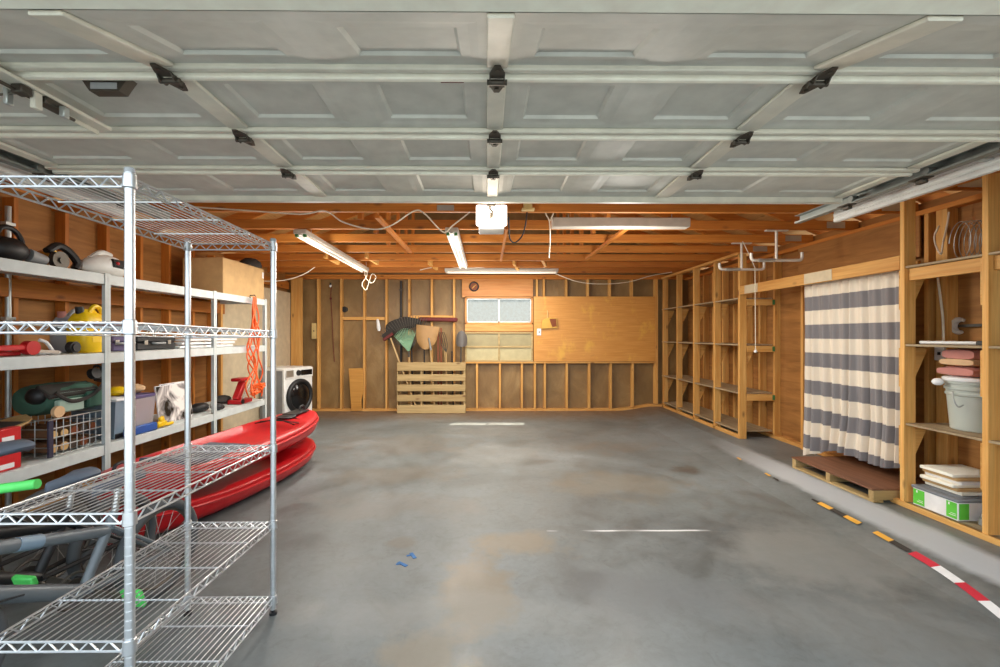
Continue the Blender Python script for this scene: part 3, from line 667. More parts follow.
# loose cables
def cable(pts, lab, r=.006, mat='white_cord', n=8, name='hanging_cable'):
    q = catmull(pts, n); return solo(name, B().tube(q, r, 6), mat, lab, 'cable', q[0])
cable([PY(180, 206, 3.72)]+[PY(x, y, 3.72) for x, y in ((240, 210), (300, 214), (325, 211), (343, 222), (370, 229), (390, 226), (414, 211), (425, 214), (443, 232), (452, 226), (470, 212))], 'white cable sagging along the first joist left of the opener')
cable([PY(x, y, 4.0) for x, y in ((543, 204), (546, 214), (549.5, 222), (550, 240), (549, 258))], 'white cable hanging right of the junction box')
cable([PY(x, y, 3.98) for x, y in ((556, 204), (553, 214), (550, 221))], 'short white cable joining the hanging one right of the junction box')
cable([PY(x, y, 7.3) for x, y in ((550, 271), (575, 281), (600, 284), (628, 282), (650, 276), (672, 272))], 'thin white cable drooping above the plywood sheet')
cable([PY(x, y, 6.0) for x, y in ((243, 272), (255, 280), (275, 281), (290, 279), (304, 274), (315, 267))], 'white cable drooping between the rack and the back wall')
cable([PY(x, y, 6.8) for x, y in ((366, 262), (367, 275), (362, 284), (366, 290), (369, 282), (372, 274), (376, 277), (372, 283), (366, 278), (364, 268))], 'tangled white cable under the end of the long strip light', .004)
cable([PY(x, y, 6.9) for x, y in ((420, 270), (440, 266.5), (470, 268), (500, 266), (530, 267), (548, 264), (541, 261), (533, 263), (545, 268))], 'white cable lying over the strip light by the window', .006)
T = Thing('conduit', 'dark vertical pipe on the back wall above the tools', 'pipe', PY(401, 320, YB-.01))
a, b = PY(401, 281, YB+.03), PY(401, 362, YB+.03)
T.part('pipe', B().cyl(a, b, .02), 'black')
for y in (290, 318): T.part('clip', B().obox(PY(401, y, YB+.03), (.06, .046, .02), ch=.002), 'dark_metal')
# ================================================================== back wall things
# upright pallet holding the tools
q0, q1 = PY(397, 362.5, 7.8), PY(465.5, 411, 7.8)
x0, x1, zt = q0.x, q1.x, q0.z
T = Thing('upright_pallet', 'weathered wooden pallet standing on edge against the back wall, holding garden tools', 'pallet', (x0, 7.8, 0))
hs = zt/5.0
for k in range(5):
    a = k*hs+(.0 if k == 0 else .03); c = (k+1)*hs-(.0 if k == 4 else .03)
    T.part('slat', B().box((x0, 7.8, a+.004), (x1, 7.82, c), .003), 'grey_wood_x')
    T.part('back_slat', B().box((x0, 7.955, a+.004), (x1, 7.972, c), .003), 'grey_wood_x') if k in (0, 2, 4) else None
for k in range(3):
    x = (x0, PY(420.3, 0, 7.8).x, x1-.04)[k]
    T.part('stringer', B().box((x, 7.822, .004), (x+(.036 if k else .014), 7.953, zt-.004), .003), 'grey_wood_z')
YT = 7.86
def T_handle(T, a, b, r=.014, mat='handle', lab=None): T.part('handle', B().cyl(a, b, r, r*.95), mat, label=lab)
def foot(px, y=YT): p = PY(px, 366, y); return V((p.x, p.y, .02))
def fan(cx, cy, px_, py_, n, L, spread, y, tilt=0.0):
    """tines of a leaf rake: root at pixel (cx,cy), pointing to (px_,py_)"""
    a, e = PY(cx, cy, y), PY(px_, py_, y); d = (e-a); d.y = 0; ang = math.atan2(d.z, d.x); Ln = d.length
    return a, ang, Ln
# green leaf rake
T = Thing('leaf_rake', 'green plastic leaf rake with a wooden handle, standing in the pallet', 'rake', foot(411.5))
YT = 7.885; a = PY(409, 352, YT)
T_handle(T, foot(411.5), a)
b = B(); c = PY(406, 337, YT); d = (c-a); ang = math.atan2(d.z, d.x); L = d.length
pts = []
for k in range(15):
    t = ang+math.radians(-30+60*k/14); LL = L*1.5*(1-.12*abs(k-7)/7); e = a+V((math.cos(t)*LL, -.03, math.sin(t)*LL)); b.beam(a, e, .013, .006, (0, 1, 0)); b.beam(e, e+V((math.cos(t)*.02, -.04, math.sin(t)*.02)), .013, .006, (1, 0, 0))
T.part('tines', b, 'rake_green')
sh = B(); ring = [a+V((math.cos(ang+math.radians(s))*L*.62, -.02, math.sin(ang+math.radians(s))*L*.62)) for s in range(-28, 32, 8)]
sh.add([a+V((0, -.01, 0))]+ring+[a+V((0, .004, 0))]+[r+V((0, .006, 0)) for r in ring], [tuple(range(len(ring)+1)), tuple(range(2*len(ring)+1, len(ring), -1))])
T.part('head', sh, 'rake_green')
T.part('socket', B().cyl(a+V((0, 0, -.09)), a+V((0, 0, .02)), .019), 'dark_metal')
YT = 7.86
# dark leaf rake
T = Thing('leaf_rake', 'dark leaf rake with wide spread tines behind the green rake', 'rake', foot(414, YT+.07))
a = PY(411.5, 350, YT+.07); T_handle(T, foot(414, YT+.07), a, .013, 'black')
b = B(); e0 = PY(398, 319, YT+.07); d = e0-a; ang = math.atan2(d.z, d.x); L = d.length
for k in range(20):
    t = ang+math.radians(-50+92*k/19); e = a+V((math.cos(t)*L*1.02, .0, math.sin(t)*L*1.02)); b.beam(a, e, .009, .005, (0, 1, 0))
T.part('tines', b, 'dark_metal')
r2 = [a+V((math.cos(ang+math.radians(s))*L*.72, -.006, math.sin(ang+math.radians(s))*L*.72)) for s in range(-48, 44, 7)]
T.part('brace', B().tube(r2, .008, 6), 'dark_metal')
p = PY(401.5, 342, YT+.055); T.part('tag', B().obox(p, (.045, .004, .09), (0, math.radians(-35), 0)), 'paper_white', label='white paper tag')
# square shovel
T = Thing('shovel', 'broad tan square shovel with a wooden handle, standing in the pallet', 'shovel', foot(435, YT-.02))
a = PY(430, 344, YT-.02); T_handle(T, foot(435, YT-.02), a, .015)
NX, NZ = 12, 10; c0 = PY(426.5, 337, YT-.02)
def sv(i, j):
    u, w = 2*i/NX-1, j/NZ; tilt = math.radians(-6)
    half = (.17+.035*w)*(1-(1-w)**5*.55); x = u*half; z = (w-.5)*.40-.02*(1-u*u)*(1-w)**2; y = .045*u*u-.02*(1-w)+.03
    xr, zr = x*math.cos(tilt)-z*math.sin(tilt), x*math.sin(tilt)+z*math.cos(tilt)
    return V((c0.x+xr, YT-.06+y, c0.z+zr))
g = [sv(i, j) for j in range(NZ+1) for i in range(NX+1)]; k = len(g); fs = []
for j in range(NZ):
    for i in range(NX):
        q = j*(NX+1)+i; fs += [(q, q+1, q+NX+2, q+NX+1), (k+q, k+q+NX+1, k+q+NX+2, k+q+1)]
bd = [i for i in range(NX+1)]+[j*(NX+1)+NX for j in range(1, NZ+1)]+[NZ*(NX+1)+i for i in range(NX-1, -1, -1)]+[j*(NX+1) for j in range(NZ-1, 0, -1)]
for i in range(len(bd)): u, v = bd[i], bd[(i+1) % len(bd)]; fs.append((u, k+u, k+v, v))
T.part('blade', B().add(g+[p+V((0, .006, 0)) for p in g], fs), 'blade_tan')
T.part('socket', B().cyl(PY(431, 350, YT-.02), PY(428.8, 338, YT-.045), .021, .014), 'silver')
# round spade by the window
T = Thing('spade', 'dark round pointed spade standing at the pallet end by the window', 'spade', foot(460.5, YT+.02))
a = PY(461, 346, YT+.02); T_handle(T, foot(460.5, YT+.02), a, .016, 'dark_metal')
prof = [(.0, .33), (.05, .30), (.085, .24), (.10, .16), (.098, .06), (.085, 0.0), (.03, -.02)]
rings = []
c0 = PY(461.5, 346, YT-.02)
for w_, z_ in prof:
    w_ = max(w_, .004); up = [V((c0.x+w_*s, c0.y+.05*(abs(s)*w_/.1)**2, c0.z+z_*.83)) for s in (-1, -.6, -.2, .2, .6, 1)]
    rings.append(up+[p+V((0, .006, 0)) for p in up[::-1]])
T.part('blade', B().loft(rings), 'spade_steel')
# push broom with dark red head
T = Thing('push_broom', 'push broom with a dark red head and pale handle at the pallet left end', 'broom', foot(418, 7.838))
YT = 7.838; a = PY(390.5, 338, YT); T_handle(T, foot(418, YT), a, .013)
m = (PY(393, 333.5, YT), PY(383.5, 340, YT))
T.part('head', B().beam(m[0], m[1], .07, .05, ch=.006), 'burgundy')
bb = B()
for k in range(14):
    p = m[0].lerp(m[1], (k+.5)/14); bb.cyl(p+V((0, 0, .02)), p+V((-.03, 0, .09)), .011, .014, 6)
T.part('bristles', bb, 'dark_cloth')
YT = 7.86
# red post tool, fork and thin bars
T = Thing('post_digger', 'burgundy two bladed post digger standing between the tan shovel and the spade', 'digger', foot(440, YT+.06))
for px in (438.5, 441.5):
    a, b = foot(px, YT+.06), PY(px-.3, 328, YT+.06); T.part('handle', B().beam(a+V((0, 0, .02)), b, .04, .03), 'brown_paint')
T = Thing('garden_fork', 'garden fork with dark bent tines, standing between the digger and the spade', 'fork', foot(447.3, YT))
a = PY(446, 352, YT); T_handle(T, foot(447.3, YT), a, .014)
bb = B(); r0 = PY(444.5, 345, YT)
for k in range(4):
    o_ = V(((k-1.5)*.035, 0, 0)); bb.tube(catmull([a, r0+o_, PY(443, 338, YT-.03)+o_, PY(441.5, 332, YT-.06)+o_*.8], 4), .007, 6)
T.part('tines', bb, 'dark_metal')
for px, lx, mat, lab in ((425, 424, 'black', 'thin dark bar in the pallet just left of the tan shovel'), (448, 444.5, 'handle', 'pale broken handle in the pallet beside the garden fork'), (453.5, 452, 'black', 'dark short bar in the pallet next to the spade')):
    y = YT+.03; p, q = foot(px, y), PY(lx, 340 if mat == 'black' else 347, y)
    if px > 450: q = PY(lx, 352, y)
    solo('garden_stake', B().cyl(p+V((0, 0, .02)), q, .013, .012).ball(q, .016), mat, lab, 'stake', p)
# long fabric roll above the tools
pts = [PY(x, y, 8.0) for x, y in ((386, 328), (396, 325), (408, 322), (421, 319.5), (436, 318.5), (457, 319.5))]
cp = catmull(pts[:4], 6); rr = [.035+.085*math.sin(min(1, i/ (len(cp)-1)*1.0+.12)*PI*.93) for i in range(len(cp))]
T = Thing('fabric_roll', 'long dark fabric roll with a burgundy end, hung across the studs above the pallet', 'fabric roll', pts[0])
b = B(); rings = []
for i, p in enumerate(cp):
    r = rr[i]; rings.append([V((p.x, p.y+.045*math.sin(t)*.8, p.z-.03+r*1.15*math.cos(t)*(1+.10*math.sin(5*t+i*.7)))) for t in [2*PI*k/16 for k in range(16)]])
b.loft(rings); T.part('dark_cloth', b, 'dark_cloth')
T.part('burgundy_end', B().beam(PY(419, 319.2, 8.0), PY(457.5, 319.8, 8.0), .075, .075, ch=.02), 'burgundy', label='burgundy end')
solo('glove', B().loft([B().ring(PY(378.5+dx, y, YB-.035), (0, 0, 1), r, 10, (1, 0, 0), r*.5) for dx, y, r in ((.6, 331, .02), (.2, 328, .035), (-.2, 324, .03), (-.8, 320, .022), (-1, 319, .01))]), 'paper_white', 'small white glove hung on a stud left of the dark fabric roll', 'glove', PY(378.5, 331, YB-.035))
# small things fixed to the wall
p = PY(474, 286.5, YB-.03)
T = Thing('wall_thermometer', 'small round dark thermometer on the board above the window', 'thermometer', p)
T.part('rim', B().torus((p.x, YB-.025, p.z), (0, 1, 0), .078, .013, 28, 8), 'black')
T.part('dial', B().cyl((p.x, YB-.03, p.z), (p.x, YB-.014, p.z), .072, seg=28), 'brown_paint')
T.part('pointer', B().beam((p.x-.03, YB-.033, p.z-.03), (p.x+.04, YB-.033, p.z+.035), .008, .004, (0, 1, 0)), 'brass')
p = PY(548.8, 321.5, YB-.05)
T = Thing('dust_brush', 'small yellow and brown hand brush hanging on the stained plywood', 'brush', (p.x, YB-.05, p.z-.1))
T.part('bristles', B().prism([(p.x-.14, p.z-.13), (p.x+.155, p.z-.115), (p.x+.14, p.z+.06), (p.x+.0, p.z+.075), (p.x-.12, p.z+.02)], YB-.06, YB-.02, 'y'), 'brass')
T.part('block', B().prism([(p.x+.01, p.z+.05), (p.x+.13, p.z+.05), (p.x+.14, p.z-.09), (p.x+.06, p.z-.10), (p.x+.03, p.z-.02)], YB-.066, YB-.018, 'y'), 'brown_paint')
T.part('hang_loop', B().tube(catmull([(p.x-.02, YB-.03, p.z+.05), (p.x-.015, YB-.026, p.z+.12), (p.x-.02, YB-.026, p.z+.2)]), .008), 'cover_tan')
def wallbox(name, px, py, w, h, y, mat, lab, cat, extra=True):
    p = PY(px, py, y); T = Thing(name, lab, cat, p)
    T.part('cover_plate', B().box((p.x-w/2, y-.012, p.z-h/2), (p.x+w/2, y, p.z+h/2), .003), mat)
    T.part('toggle', B().box((p.x-.007, y-.024, p.z-.012), (p.x+.007, y-.012, p.z+.012), .002), 'black')
wallbox('light_switch', 539, 332, .075, .125, YB-.0155, 'paper_white', 'white light switch on the plywood just right of the pale panel', 'switch')
wallbox('switch_box', 314.2, 331, .085, .28, YB-.001, 'cover_tan', 'tall tan switch box on the back wall above the washing machine', 'switch')
p = PY(330.5, 286, YB+.03)
T = Thing('hanging_bulb', 'small white bulb with a dark red wire hanging between the studs', 'bulb', p)
T.part('bulb', B().ball(p, .024), 'paper_white')
T.part('socket', B().cyl(p+V((0, 0, .015)), p+V((0, 0, .06)), .016), 'black')
T.part('wire', B().tube(catmull([p+V((.02, 0, 0)), PY(330.8, 297, YB+.03), PY(332, 316, YB+.04), PY(333, 340, YB+.04), PY(334.5, 362, YB+.05)]), .007), 'burgundy')
T.part('knot', B().ball(PY(330.8, 298.5, YB+.03), .022), 'burgundy')
p = PY(345.5, 309.5, YB+.08)
solo('vent_pipe', B().cyl((p.x, YB+.02, p.z), (p.x, YB+.088, p.z), .045, seg=18).torus((p.x, YB+.02, p.z), (0, 1, 0), .045, .008, 18), 'black', 'short round black pipe stub in the back wall between studs', 'pipe', (p.x, YB+.02, p.z))
c = [PY(x, y, YB-.02) for x, y in ((348.8, 368.5), (363.3, 368), (363.8, 390), (361.5, 400), (361.8, 410.5), (351.5, 410.7), (350.2, 390))]
solo('scrap_board', B().prism([(p.x, max(.003, p.z)) for p in c], YB-.03, YB-.01, 'y'), 'plywood', 'tan scrap board standing on the floor against the back wall studs', 'board', (c[5].x, YB-.03, 0))
# washing machine, turned towards the room
T = Thing('washing_machine', 'white front loading washing machine in the back corner behind the kayaks', 'washing machine', (-3.2, 7.12, 0), (0, 0, math.radians(70)), local=True)
w, d, h = .60, .50, .87
T.part('cabinet', B().box((-w/2, -d/2, .02), (w/2, d/2, h), .015), 'white_metal')
T.part('side_panel', B().box((-w/2-.004, -d/2+.04, .03), (-w/2+.001, d/2-.02, h-.04), .002), 'slate', label='cabinet side with its shade painted grey')  # thin grey sheet painting the shade on the white cabinet's side
T.part('control_panel', B().box((-w/2+.01, -d/2-.012, h-.16), (w/2-.01, -d/2+.001, h-.012), .006), 'white_metal')
T.part('display', B().box((.03, -d/2-.016, h-.13), (.27, -d/2-.011, h-.045), .002), 'black_gloss')
T.part('dial', B().cyl((-.03, -d/2-.012, h-.085), (-.03, -d/2-.04, h-.085), .045, .04, 22), 'black')
dr = T.part('door_ring', B().torus((0, -d/2-.012, .42), (0, 1, 0), .235, .038, 40, 10), 'black', label='round black door')
T.part('glass', B().lathe([(.0, .05), (.1, .045), (.17, .03), (.215, .0), (.215, -.02)], (0, -d/2-.02, .42), 30, (0, -1, 0)), 'black_gloss', dr)
T.part('drawer', B().box((-w/2+.02, -d/2-.017, h-.14), (-w/2+.17, -d/2-.011, h-.035), .003), 'silver')
for sx in (-1, 1):
    for sy in (-1, 1): T.part('foot', B().cyl((sx*.25, sy*.23, 0), (sx*.25, sy*.23, .025), .022), 'black')
# ================================================================== left side
# ---- chrome wire rack
RX0, RX1, RY0, RY1 = -1.476, -1.056, 1.322, 2.203
T = Thing('wire_rack', 'tall empty chrome wire shelving rack standing beside the bicycles', 'shelving', ((RX0+RX1)/2, (RY0+RY1)/2, 0))
SZ = (1.828, 1.397, .833, .455, .085)
def lift(mb):
    for p in mb.v: p.z += .018*(RY1-p.y)/(RY1-RY0)*min(1, max(0, p.z/.06))
    return mb
for x in (RX0, RX1):
    for y in (RY0, RY1):
        pb = B().cyl((x, y, .025), (x, y, 1.848), .0132, seg=18)
        for k in range(65): pb.torus((x, y, .06+.0272*k), (0, 0, 1), .0132, .0008, 14, 4)
        po = T.part('post', lift(pb), 'chrome')
        T.part('cap', lift(B().lathe([(.0142, 0), (.0142, .012), (.010, .016), (.001, .018)], (x, y, 1.84), 16)), 'grey_plastic', po)
        T.part('foot', B().cyl((x, y, .0), (x, y, .012), .018, seg=14).cyl((x, y, .012), (x, y, .03), .009, seg=10), 'black', po)
def zig(b, p, q, zt, zb, n):
    p, q = V(p), V(q); pts = []
    for k in range(2*n+1):
        c = p.lerp(q, k/(2*n)); pts.append(V((c.x, c.y, zt if k % 2 == 0 else zb)))
    for i in range(len(pts)-1): b.cyl(pts[i], pts[i+1], .0026, seg=5)
for z in SZ:
    b = B(); zt, zb = z, z-.029
    x0, x1, y0, y1 = RX0+.006, RX1-.006, RY0+.006, RY1-.006
    for (p, q, n_) in (((RX0, RY0), (RX1, RY0), 7), ((RX0, RY1), (RX1, RY1), 7), ((RX0, RY0), (RX0, RY1), 14), ((RX1, RY0), (RX1, RY1), 14)):
        for zz in (zt, zb): b.cyl((*p, zz), (*q, zz), .0036, seg=7)
        zig(b, p, q, zt, zb, n_)
    for k in range(1, 17):
        x = RX0+(RX1-RX0)*k/17; b.cyl((x, RY0, zt+.003), (x, RY1, zt+.003), .0021, seg=5)
    for k in (1, 2, 3):
        y = RY0+(RY1-RY0)*k/4; b.cyl((RX0, y, zt-.004), (RX1, y, zt-.004), .0034, seg=6)
    sh = T.part('shelf', lift(b), 'chrome')
    for x in (RX0, RX1):
        for y in (RY0, RY1): T.part('collar', lift(B().lathe([(.0150, 0), (.0190, .003), (.0172, .042), (.0150, .044)], (x, y, zb-.006), 16)), 'chrome', sh)
# ---- grey steel shelves along the left wall
GX, GB = -2.9, -3.5
GY = [2.2, PX(108, 0, GX).y, PX(215.5, 0, GX).y, PX(266, 0, GX).y]
T = Thing('steel_shelving', 'long grey steel shelving along the left wall, loaded with tools and bags', 'shelving', (GX, 2.2, 0))
GZ = (1.843, 1.243, .543)
for z in GZ:
    for i in range(3):
        T.part('shelf_board', B().box((GB, GY[i]+.003, z-.02), (GX-.028, GY[i+1]-.003, z), .002), 'grey_steel')
        T.part('shelf_lip', B().box((GX-.026, GY[i]+.003, z-.078), (GX-.006, GY[i+1]-.003, z), .003), 'grey_steel')
for y in GY:
    for x, s in ((GX, -1),):
        T.part('post', B().box((x-.003*s*-1 if False else x, y-.025, 0), (x+s*.005, y+.025, 1.85), .001).box((x, y-.003, 0), (x+s*.045, y+.003, 1.85), .001), 'grey_steel')
for z in GZ:
    T.part('end_brace', B().box((GB, GY[3]-.004, z-.06), (GX, GY[3]+.004, z-.002), .001), 'grey_steel')
def gx(px, py, x=-3.05): return PX(px, py, x)
def gy(px, x): return PX(px, 300, x).y
# cardboard box on the top shelf
ya, yb = gy(223, -2.95), gy(264, -2.95)
T = Thing('cardboard_box', 'tan cardboard box on the far end of the top grey shelf', 'box', (-2.95, ya, GZ[0]+.001))
T.part('carton', B().box((-3.4, ya, GZ[0]+.001), (-2.95, yb, GZ[0]+.40), .004), 'kraft')
T.part('flap', B().box((-3.17, ya+.01, GZ[0]+.4005), (-2.955, yb-.01, GZ[0]+.406), .002), 'kraft')
T.part('tape', B().box((-2.9495, yb-.05, GZ[0]+.28), (-2.948, yb-.01, GZ[0]+.36)), 'paper_white')
solo('cap', B().lathe([(.13, 0), (.135, .02), (.12, .07), (.07, .11), (.002, .125)], (-3.05, yb-.15, GZ[0]+.407), 20), 'dark_cloth', 'dark round cap lying on the tan cardboard box', 'cap', (-3.05, yb-.15, GZ[0]+.407))
# top shelf tools
x = -3.1; z0 = GZ[0]+.002
y = gy(6, x)
T = Thing('leaf_blower', 'black leaf blower with a loop handle on the top grey shelf', 'leaf blower', (x, y, z0))
T.part('motor_housing', B().ball((x, y, z0+.085), .085, (1, 1.5, 1)).cyl((x, y-.06, z0+.03), (x, y+.05, z0+.03), .03), 'black')
T.part('loop_handle', B().torus((x-.02, y+.04, z0+.155), (1, .1, .15), .085, .016, 28, 8), 'black')
T.part('nozzle', B().cyl((x+.02, y+.12, z0+.07), (x+.03, y+.22, z0+.05), .045, .035), 'grey_plastic')
y = gy(55, x)
T = Thing('circular_saw', 'silver circular saw with a black handle on the top grey shelf', 'saw', (x+.02, y, z0))
T.part('base_plate', B().box((x-.07, y-.16, z0), (x+.09, y+.16, z0+.006), .002), 'silver')
T.part('blade_guard', B().cyl((x+.04, y-.03, z0+.065), (x+.075, y-.03, z0+.065), .062, seg=26).cyl((x+.03, y-.03, z0+.065), (x+.085, y-.03, z0+.065), .022, seg=14), 'dark_metal')
T.part('motor', B().cyl((x-.07, y-.03, z0+.085), (x+.03, y-.03, z0+.085), .05, seg=18), 'brass')
T.part('handle', B().tube(catmull([(x+.02, y-.08, z0+.12), (x+.02, y+.0, z0+.175), (x+.02, y+.08, z0+.15), (x+.02, y+.15, z0+.08), (x+.02, y+.13, z0+.03)]), .026), 'black')
y = gy(103, x)
T = Thing('power_tool', 'white power tool with a dark grey panel and red dot, on the top grey shelf', 'power tool', (x, y, z0))
sec = []
for t, r, zc in ((-.2, .02, .06), (-.17, .05, .07), (-.08, .085, .09), (.02, .095, .095), (.1, .09, .09), (.15, .07, .08), (.165, .03, .075)):
    sec.append(B().ring((x, y+t, z0+zc), (0, 1, 0), r*.9, 18, (1, 0, 0), min(r*.95, zc-.002)))
T.part('housing', B().loft(sec), 'white_metal')
T.part('side_panel', B().obox((x+.075, y+.06, z0+.115), (.03, .13, .07), (0, math.radians(-18), 0), .012), 'black', label='dark grey side panel')
T.part('button', B().ball((x+.093, y+.03, z0+.115), .014), 'red_paint')
T.part('grip', B().tube(catmull([(x, y-.12, z0+.13), (x, y-.02, z0+.195), (x, y+.07, z0+.185)]), .022), 'white_metal')
# middle shelf
z1 = GZ[1]+.002; x = -3.05
x = -3.0; ya, yb = gy(0, x), gy(40, x)
T = Thing('hedge_shears', 'red handled hedge shears lying on the middle grey shelf', 'shears', (x, ya, z1))
T.part('handle', B().beam((x+.02, ya-.12, z1+.05), (x+.03, yb-.1, z1+.055), .03, .035, ch=.008), 'red_paint')
T.part('handle', B().beam((x-.06, ya-.12, z1+.016), (x-.03, yb-.1, z1+.016), .03, .03, ch=.008), 'red_paint')
T.part('pivot_head', B().cyl((x, yb-.09, z1+.05), (x+.05, yb-.09, z1+.05), .046, seg=20), 'red_plastic')
T.part('blade', B().beam((x+.03, yb-.08, z1+.03), (x+.03, yb+.1, z1+.016), .008, .02), 'silver')
for k, (pa, pb, zc, lab) in enumerate(((38, 60, .012, 'thin white pipe lying on the middle shelf beside the shears'), (44, 58, .05, 'bent white hose end beside the yellow jug'))):
    a, b = gy(pa, -3.0), gy(pb, -3.0)
    solo('pipe', B().tube(catmull([(-3.0-.03*k, a, z1+zc+.0+(.05 if k else 0)), (-3.0-.03*k, (a+b)/2, z1+zc+(.03 if k else 0)), (-3.0-.03*k, b, z1+.012)]), .011), 'paper_white', lab, 'pipe', (-3.0, a, z1))
def jug(px, wid, hgt, mat, lab, sx=-3.08, spout=True):
    y = gy(px, sx); T = Thing('jug', lab, 'jug', (sx, y, z1))
    rings = []
    for zz, k in ((0, .9), (.02, 1), (.6*hgt, 1), (.75*hgt, .92), (.88*hgt, .68), (.94*hgt, .42), (hgt, .3)):
        rings.append([V((sx+.085*k*math.copysign(abs(math.cos(t))**.5, math.cos(t)), y+(wid/2)*(k if zz < .7*hgt else (k+.35)/1.35)*math.copysign(abs(math.sin(t))**.5, math.sin(t)), z1+zz)) for t in [2*PI*q/24 for q in range(24)]])
    T.part('body', B().loft(rings), mat)
    T.part('handle', B().tube(catmull([(sx+.03, y-.02, z1+hgt*.92), (sx+.03, y+.03, z1+hgt*1.08), (sx+.03, y+.08, z1+hgt*1.02), (sx+.03, y+.1, z1+hgt*.8)]), .017), mat)
    T.part('cap', B().cyl((sx, y-wid*.25, z1+hgt*.9), (sx, y-wid*.3, z1+hgt*1.05), .028, .026, 16), 'black' if mat != 'grey_plastic' else 'pink_towel')
    T.part('label_patch', B().box((sx+.0855, y-.05, z1+.08), (sx+.087, y+.05, z1+.16)), 'yellow_plastic' if mat != 'grey_plastic' else 'grey_steel')
jug(87, .22, .33, 'yellow_plastic', 'bright yellow jug on the middle grey shelf beside the first post')
jug(67, .15, .30, 'grey_plastic', 'grey jug standing left of the bright yellow jug', -3.28)
y = gy(73, -2.98)
solo('dial_gauge', B().cyl((-3.0, y, z1+.045), (-2.96, y, z1+.045), .042, seg=20).cyl((-2.96, y, z1+.045), (-2.95, y, z1+.045), .03, seg=16), 'black', 'small black round gauge in front of the yellow jug', 'gauge', (-3.0, y, z1))
def case(pa, pb, h, mat, lab, sx=-3.05, dep=.3):
    a, b = gy(pa, sx), gy(pb, sx); T = Thing('tool_case', lab, 'case', (sx, a, z1))
    T.part('base', B().box((sx-dep, a, z1), (sx, b, z1+h*.55), .01), mat)
    T.part('lid', B().box((sx-dep, a, z1+h*.56), (sx, b, z1+h), .012), mat)
    m = (a+b)/2; T.part('handle', B().tube(catmull([(sx+.002, m-.07, z1+h*.5), (sx+.03, m-.05, z1+h*.5), (sx+.03, m+.05, z1+h*.5), (sx+.002, m+.07, z1+h*.5)]), .01), 'grey_plastic')
    for k in (-.3, .3): T.part('latch', B().box((sx, m+(b-a)*k-.02, z1+h*.4), (sx+.008, m+(b-a)*k+.02, z1+h*.72), .002), 'silver')
case(112.5, 133, .13, 'purple', 'small purplish tool case next to the yellow jug')
case(137, 176, .12, 'black', 'black tool case in the middle of the middle grey shelf')
for k in range(3):
    a, b = gy(180, -3.02), gy(237, -3.02)
    solo('panel_board', B().box((-3.35, a+.03*k, z1+.001+.035*k), (-3.02, b-.04*(2-k), z1+.001+.035*k+.024), .004), 'paper_white', ('white panel at the bottom of the stack on the middle grey shelf', 'white panel in the middle of the stack on the middle grey shelf', 'white panel on top of the stack on the middle grey shelf')[k], 'panel', (-3.35, a, z1+.035*k), 'white panels on the shelf')
# bottom shelf
z2 = GZ[2]+.002
# wire crate with logs
ya, yb = gy(46, -2.98), gy(99, -2.98); xa, xb = -3.34, -2.96; hc = .25
T = Thing('wire_crate', 'pale wire crate full of cut logs on the bottom grey shelf', 'crate', (xb, ya, z2))
b = B()
for k in range(5):
    zz = z2+.006+hc*k/4-.0; b.tube([(xa, ya, zz), (xb, ya, zz), (xb, yb, zz), (xa, yb, zz)], .0045, 6, True)
for k in range(9):
    y = ya+(yb-ya)*k/8; b.cyl((xb, y, z2+.004), (xb, y, z2+hc), .003, seg=6); b.cyl((xa, y, z2+.004), (xa, y, z2+hc), .003, seg=6)
for k in range(5):
    x = xa+(xb-xa)*k/4; b.cyl((x, ya, z2+.004), (x, yb, z2+.004), .003, seg=6); b.cyl((x, ya, z2), (x, ya, z2+hc), .003, seg=6)
T.part('wire_frame', b, 'galvanised')
T.part('corner_post', B().box((xb-.012, ya-.004, z2+.001), (xb+.004, ya+.03, z2+hc), .003), 'navy', label='dark corner strip')
rnd = random.Random(3)
for r in range(2):
    for k in range(5):
        sp = (yb-ya-.03)/5; rr = min(.041, sp*(.40+.07*rnd.random())); y = ya+.015+sp*(k+.5); zc = z2+.012+.041+.093*r
        pale = k in (0, 1); T = Thing('log', 'round cut log with a pale sawn end inside the wire crate' if pale else 'dark ended log at the far half of the wire crate', 'log', (xb-.02, y, zc-rr), group='pale ended logs in the wire crate' if pale else 'dark ended logs in the wire crate')
        T.part('bark', B().cyl((xa+.03, y, zc), (xb-.02, y, zc), rr, seg=12), 'log_bark')
        T.part('sawn_end', B().cyl((xb-.02, y, zc), (xb-.016, y, zc), rr*.9, seg=12), 'log_end' if pale else 'brown_paint' if (k+r) % 2 else 'dark_metal')
# duffel bag
yc = gy(64, -3.12); zc = z2+hc+.012
T = Thing('duffel_bag', 'dark green duffel bag with pale panels lying on the wire crate', 'bag', (-3.16, yc, zc))
rings = []
for k in range(13):
    u = k/12; yy = yc-.25+.50*u; s = (1-abs(2*u-1)**5)**.5*.97+.03
    rings.append([V((-3.16+.155*s*math.copysign(abs(math.cos(t))**.7, math.cos(t)), yy, zc+.11+.108*s*math.copysign(abs(math.sin(t))**.7, math.sin(t))*(1+.06*math.sin(6*u+3*t)))) for t in [2*PI*q/22 for q in range(22)]])
T.part('body', B().loft(rings), 'green_cloth')
T.part('flap', B().obox((-3.05, yc-.04, zc+.175), (.13, .38, .035), (0, math.radians(35), 0), .015), 'dark_cloth')
T.part('pale_panel', B().obox((-3.012, yc-.03, zc+.145), (.02, .34, .04), (0, math.radians(15), 0), .008), 'pale_green_cloth', label='pale green panel')
T.part('pocket', B().obox((-2.995, yc+.12, zc+.09), (.045, .17, .12), (0, 0, 0), .018), 'green_cloth')
T.part('pocket', B().obox((-2.995, yc-.09, zc+.07), (.04, .2, .09), (0, 0, 0), .018), 'pale_green_cloth', label='pale green pocket')
